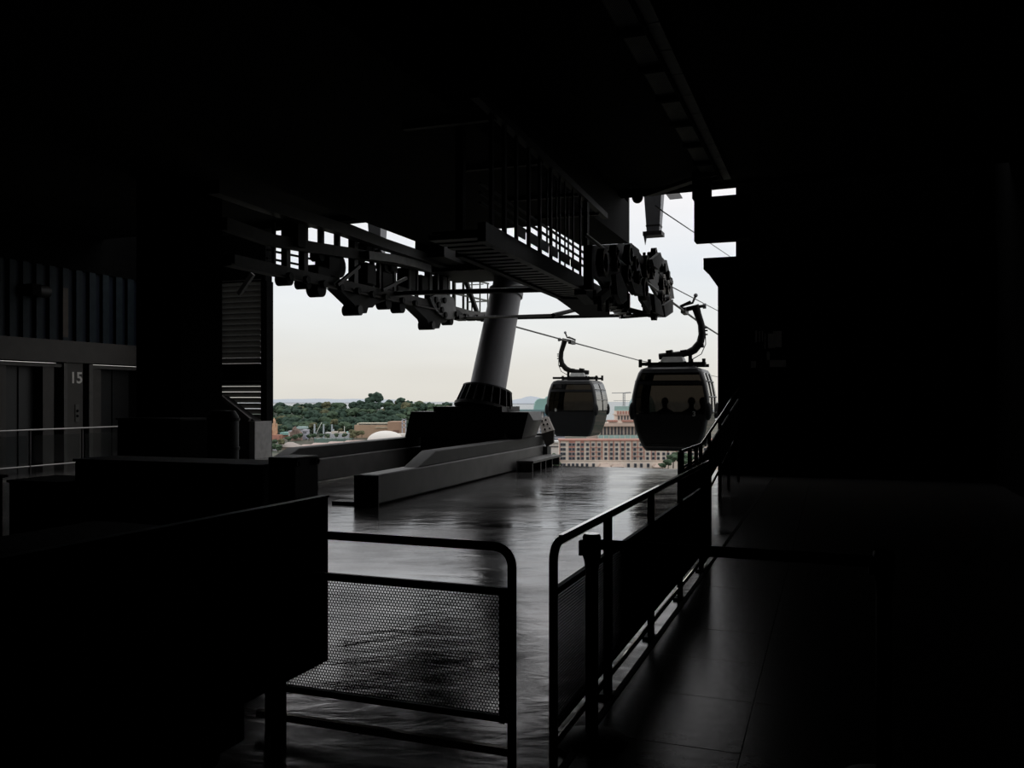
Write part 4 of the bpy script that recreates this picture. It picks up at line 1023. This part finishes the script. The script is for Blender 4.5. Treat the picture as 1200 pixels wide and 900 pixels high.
for i in range(5): slab(616, 662, 491+i*4, 492+i*4, TY+.2, TY+1, TY).build('floor_band', mat('hall_band', (.50,.52,.56), .8), th_)
slab(638, 662, 482.4, 487, TY-1, TY, TY).build('canopy', mat('gable_blue', (.10,.22,.27), .3), th_)
# white low buildings between beam and hotel
lowb = root('white_service_block', 'small white flat-roofed block between the beam end and the hotel', 'building', W3(648, 530, 640))
slab(640, 656, 519, 555, 640, 655, 640).build('wall', mat('white_render', (.66,.62,.58), .9), lowb); slab(642, 657, 516.5, 518.5, 638, 650, 640).build('roof', mat('white_roof', (.7,.69,.67), .8), lowb)
slab(645, 655, 523, 524, 639.6, 640, 640).build('window_band', pane_m, lowb)
rb = root('red_lodge', 'small red brick lodge left of the hotel corner', 'building', W3(653, 540, 598))
slab(649, 655.6, 536, 562, 592, 597, 598).build('wall', terra, rb); slab(648.4, 655.8, 534.6, 536.2, 591.5, 597, 598).build('roof', roofp, rb)
sv = root('grey_service_block', 'grey slatted block seen under the edge of the small cabin', 'building', W3(650, 512, 700))
slab(646, 662, 505, 548, 700, 712, 700).build('wall', mat('service_grey', (.22,.23,.26), .8), sv)
for i in range(4): slab(646, 662, 506+i*3.4, 507.3+i*3.4, 699.4, 700, 700).build('louvre', mat('hall_band', (.50,.52,.56), .8), sv)

# ---- theme park at the left
peach = mat('peach_stone', (.58,.36,.23), .9, 0, .08, .2); redst = mat('red_stone', (.40,.19,.14), .9, 0, .1, .2); rockm = mat('rock_brown', (.19,.135,.11), .95, 0, .3, .15, .6, .3)
palew = mat('pale_lilac_wall', (.50,.50,.55), .85); tealr = mat('bright_teal_roof', (.26,.48,.44), .6)
cs = root('castle_tower', 'peach turreted tower rising from red walls at the left edge', 'building', W3(322, 520, 1000))
def cylp(px, py0, py1, rp, nm, m_, par, Yd, r2=None):
    a, c = W3(px,py1,Yd), W3(px,py0,Yd); MB().tube([a,c], [rp*Yd/1000, (rp if r2 is None else r2)*Yd/1000], 14).build(nm, m_, par)
cylp(321.3, 500, 520, 3.2, 'tower', peach, cs, 1000); cylp(321.3, 493, 502, 1.9, 'turret', peach, cs, 1000); cylp(321.3, 489.5, 493, 1.7, 'spire', peach, cs, 1000, .1)
cylp(318.5, 499, 515, 1.0, 'side_turret', peach, cs, 1000); cylp(324.3, 498, 508, 1.0, 'side_turret', peach, cs, 1000); cylp(318.5, 497, 499.2, 1.1, 'spire', redst, cs, 1000, .1); cylp(324.3, 495.6, 498.2, 1.1, 'spire', peach, cs, 1000, .1)
slab(316.5, 329.5, 509.5, 521, 990, 1008, 1000).build('curtain_wall', redst, cs); slab(310, 319, 504, 519, 995, 1012, 1000).build('keep', mat('salmon_wall', (.48,.28,.22), .9), cs)
for x in (320.2, 325.6): slab(x, x+1.2, 513.8, 516.4, 989.6, 990, 1000).build('doorway', pane_m, cs)
cylp(329.4, 510, 519, .7, 'corner_turret', peach, cs, 1000)
slab(317, 327, 517.5, 523, 970, 985, 985).build('gatehouse', palew, cs)
tw = root('teal_roof_hall', 'low hall with a bright teal roof between tower and brown rock', 'building', W3(334, 510, 1030))
slab(328.5, 337.5, 509.5, 516, 1030, 1045, 1030).build('wall', redst, tw); slab(328.5, 338, 506.6, 509.6, 1028, 1047, 1030).build('roof', tealr, tw)
w2 = root('white_gable_house', 'narrow white house leaning against the brown rock mound', 'building', W3(340, 512, 1010))
slab(338, 341, 506, 518, 1010, 1020, 1010).build('wall', mat('white_render', (.66,.62,.58), .9), w2); slab(337.8, 341.2, 505, 506.2, 1009, 1021, 1010).build('roof', palew, w2)
rk = bmesh.new(); bmesh.ops.create_icosphere(rk, subdivisions=4, radius=1)
rr = random.Random(3)
for v in rk.verts:
    nn = v.co.copy(); f = 1+.13*math.sin(6*nn.x+2)*math.cos(5*nn.y)+.10*math.sin(11*nn.z+4*nn.x)+rr.uniform(-.03,.03)
    v.co = Vector((nn.x*7.6*f*(1-.32*max(0,nn.z)), nn.y*6*f, nn.z*14*f))
me = bpy.data.meshes.new('rock_mound'); rk.to_mesh(me); rk.free(); me.materials.append(rockm)
ro = bpy.data.objects.new('rock_mound', me); COL.objects.link(ro); ro.location = W3(346.5, 514, 1000); tag(ro, 'rounded brown rock mound in the middle of the park buildings', 'rock')
w3_ = root('teal_roof_pavilion', 'pavilion with pale teal roof just behind the brown rock mound', 'building', W3(353, 503, 1040))
slab(349, 357.5, 502.5, 507, 1040, 1050, 1040).build('wall', palew, w3_); slab(348, 358.5, 500, 502.6, 1038, 1052, 1040).build('roof', mat('pale_teal_roof', (.38,.50,.49), .7), w3_)
w4 = root('lilac_tower_house', 'pale lilac tower house right of the brown rock mound', 'building', W3(357.5, 512, 1005))
slab(354.6, 360.3, 504.5, 518, 1005, 1015, 1005).build('wall', palew, w4); slab(354.2, 360.7, 503.8, 504.8, 1004, 1016, 1005).build('parapet', palew, w4); slab(358, 361.5, 509.5, 514, 1003, 1005, 1005).build('annex', mat('lilac_dark', (.33,.34,.42), .8), w4)
for i in range(3): slab(355.6+i*1.5, 356.3+i*1.5, 506, 508, 1004.5, 1005, 1005).build('window', pane_m, w4)
mast_m = mat('mast_pale_blue', (.42,.47,.50), .7)
pl_ = 'pale blue steel stage pylon beside the open water basin'
for px, y0, y1, wd, lb in ((368.6,497,511.5,1.5,'pale blue steel mast, first of three beside the slanting white boom'),(379.2,497,511,1.4,'pale blue steel mast right of the slanting white boom'),(389,497.5,511.5,1.3,'pale blue steel mast at the stern of the grey ship')):
    mr_ = root('stage_mast', lb, 'mast', W3(px, y1, 1010), 'stage masts by the basin')
    MB().bar(W3(px,516,1010), W3(px,y0,1010), wd, wd).build('column', mast_m, mr_); MB().bar(W3(px-1,y1-.3,1010), W3(px+1,y1-.3,1010), 2.2, .8).build('footing', mast_m, mr_); MB().bar(W3(px-.9,y0+1,1010), W3(px+.9,y0+1,1010), 1.8, .4).build('head_plate', mast_m, mr_)
bo = root('slanting_boom', 'white slanting boom between the first two pale blue masts', 'boom', W3(370, 510, 1005))
MB().bar(W3(370.3,508,1005), W3(377,495,1005), .55).build('spar', mat('boom_white', (.72,.72,.66), .7), bo); MB().bar(W3(369.5,509.6,1005), W3(371,507,1005), 1.2).build('pivot', mast_m, bo)
sh = root('moored_ship', 'grey ship with deckhouses moored in the green basin', 'ship', W3(398, 512, 990))
SY = 990; k = SY/1000
hull = [W3(386,508.5,SY), W3(409,507.5,SY), W3(407.5,518,SY), W3(388,518,SY)]
MB().prism(hull, Vector((0,9,0))).build('hull', mat('ship_grey', (.42,.43,.45), .7), sh)
slab(388, 395, 505.5, 508.6, SY+2, SY+7, SY).build('deckhouse', mat('ship_cream', (.58,.52,.44), .8), sh); slab(397, 402, 506, 508.4, SY+2, SY+7, SY).build('deckhouse', mat('ship_cream', (.58,.52,.44), .8), sh); slab(403, 405, 506.8, 508.2, SY+2, SY+6, SY).build('deckhouse', peach, sh)
MB().bar(W3(403.6,508,SY), W3(403.6,499.5,SY), .6).build('mast', mat('boom_white', (.72,.72,.66), .7), sh); slab(389.4, 390.6, 503, 506, SY+3, SY+5, SY).build('funnel', mast_m, sh)
struct('water_basin', slab(372, 414, 513.4, 520, 968, 984, 985), mat('basin_green', (.14,.22,.19), .2))
wp = root('white_jetty_roof', 'white low roof beside the second pale blue mast', 'shelter', W3(384, 508, 1030)); slab(381, 388, 506.8, 508, 1030, 1040, 1030).build('roof', mat('white_roof', (.7,.69,.67), .8), wp)
for x in (382, 386.5): slab(x, x+.4, 508, 511, 1031, 1032, 1030).build('post', palew, wp)
tr2 = root('teal_kiosk', 'tiny bright teal roofed kiosk left of the brown hall', 'kiosk', W3(409, 507, 1020)); slab(405.5, 413, 505.8, 507.4, 1020, 1030, 1020).build('roof', mat('kiosk_teal', (.42,.66,.58), .6), tr2); slab(406, 412.5, 507.4, 510, 1021, 1029, 1020).build('wall', palew, tr2)
bh = root('brown_hall', 'long sandy brown hall with a taller right part behind the white dome', 'building', W3(445, 508, 1020))
sand = mat('hall_sand_brown', (.42,.29,.20), .9, 0, .06, .1)
slab(415.2, 455, 498.2, 515, 1020, 1050, 1020).build('wall', sand, bh); slab(418, 455, 496, 498.2, 1022, 1050, 1020).build('roof_edge', mat('hall_roof_cream', (.55,.50,.38), .8), bh)
slab(420, 455, 496.6, 497.6, 1021.5, 1022, 1020).build('clerestory', pane_m, bh)
slab(454.5, 472, 494.2, 515, 1018, 1052, 1020).build('tall_part', mat('hall_sand_red', (.40,.26,.18), .9, 0, .06, .1), bh)
slab(440, 455, 500.6, 501.4, 1018.5, 1020, 1020).build('ledge', mat('hall_roof_cream', (.55,.50,.38), .8), bh)
slab(461, 468, 504, 507, 1017.6, 1018, 1020).build('opening', mat('hall_opening', (.22,.12,.09), .8), bh)
for x in (472, 476): slab(x, x+1.2, 490.5, 509, 1010, 1012, 1020).build('steel_tower', palew, bh)
for y in (491, 495.5, 500): slab(472, 477.2, y, y+.8, 1010, 1012, 1020).build('steel_tie', palew, bh)
c = W3(452, 517.5, 950); wd_ = root('white_dome_roof', 'smooth white domed roof in front of the brown hall', 'building', c)
MB().ball(c, 21, 28, 12, (1.0,.7,.58)).build('shell', mat('white_shell', (.74,.70,.65), .8, 0, .03), wd_)
slab(455, 482, 508.5, 517, 950, 966, 950).build('wing_roof', mat('white_shell', (.74,.70,.65), .8, 0, .03), wd_)
hip = root('grey_hip_roof_house', 'wide grey hipped roof house low in the corner beside the jamb', 'building', W3(337, 527, 900))
HP = 900
a = [W3(324,524,HP), W3(349.5,524,HP)]; z0, z1 = a[0].z, W3(337,518.8,HP).z
MB().hexa([(a[0].x,HP,z0),(a[1].x,HP,z0),(a[1].x,HP+22,z0),(a[0].x,HP+22,z0),(a[0].x+9,HP+9,z1),(a[1].x-9,HP+9,z1),(a[1].x-9,HP+13,z1),(a[0].x+9,HP+13,z1)]).build('roof', mat('hip_roof_grey', (.36,.31,.28), .85), hip)
slab(325, 348.5, 524, 531, HP+1, HP+20, HP).build('wall', mat('hip_wall', (.25,.2,.16), .9), hip)
ws = root('white_strip_roof', 'narrow white strip roof at the left edge beside the grey hipped roof', 'building', W3(319, 526, 890)); slab(310, 325, 523.6, 525.4, 890, 896, 890).build('roof', mat('white_roof', (.7,.69,.67), .8), ws); slab(310, 324, 525.4, 529, 891, 895, 890).build('wall', palew, ws)
for px0, px1, y0, y1, lb in ((349,366,521.5,525,'first pinkish stepped roof right of the grey hipped roof'),(362,384,519.6,523,'second pinkish stepped roof, in the middle of the row'),(381,404,518,521.5,'third pinkish stepped roof, rising toward the ship'),(401,432,516.5,520,'fourth pinkish stepped roof, nearest the white dome')):
    rf = root('stepped_roof', lb, 'roof', W3((px0+px1)/2, y1, 930), 'pinkish stepped roofs')
    kk = .93; z0, z1 = W3(0,y1,930).z, W3(0,y0,930).z; x0, x1 = (px0-600)*kk, (px1-600)*kk
    MB().hexa([(x0,930,z0),(x1,930,z0),(x1,950,z0),(x0,950,z0),(x0+3,937,z1),(x1-3,937,z1),(x1-3,944,z1),(x0+3,944,z1)]).build('tiled_roof', mat('pink_roof', (.47,.37,.33), .9), rf); slab(px0+1, px1-1, y1, y1+6, 932, 948, 930).build('wall', mat('hip_wall', (.25,.2,.16), .9), rf)
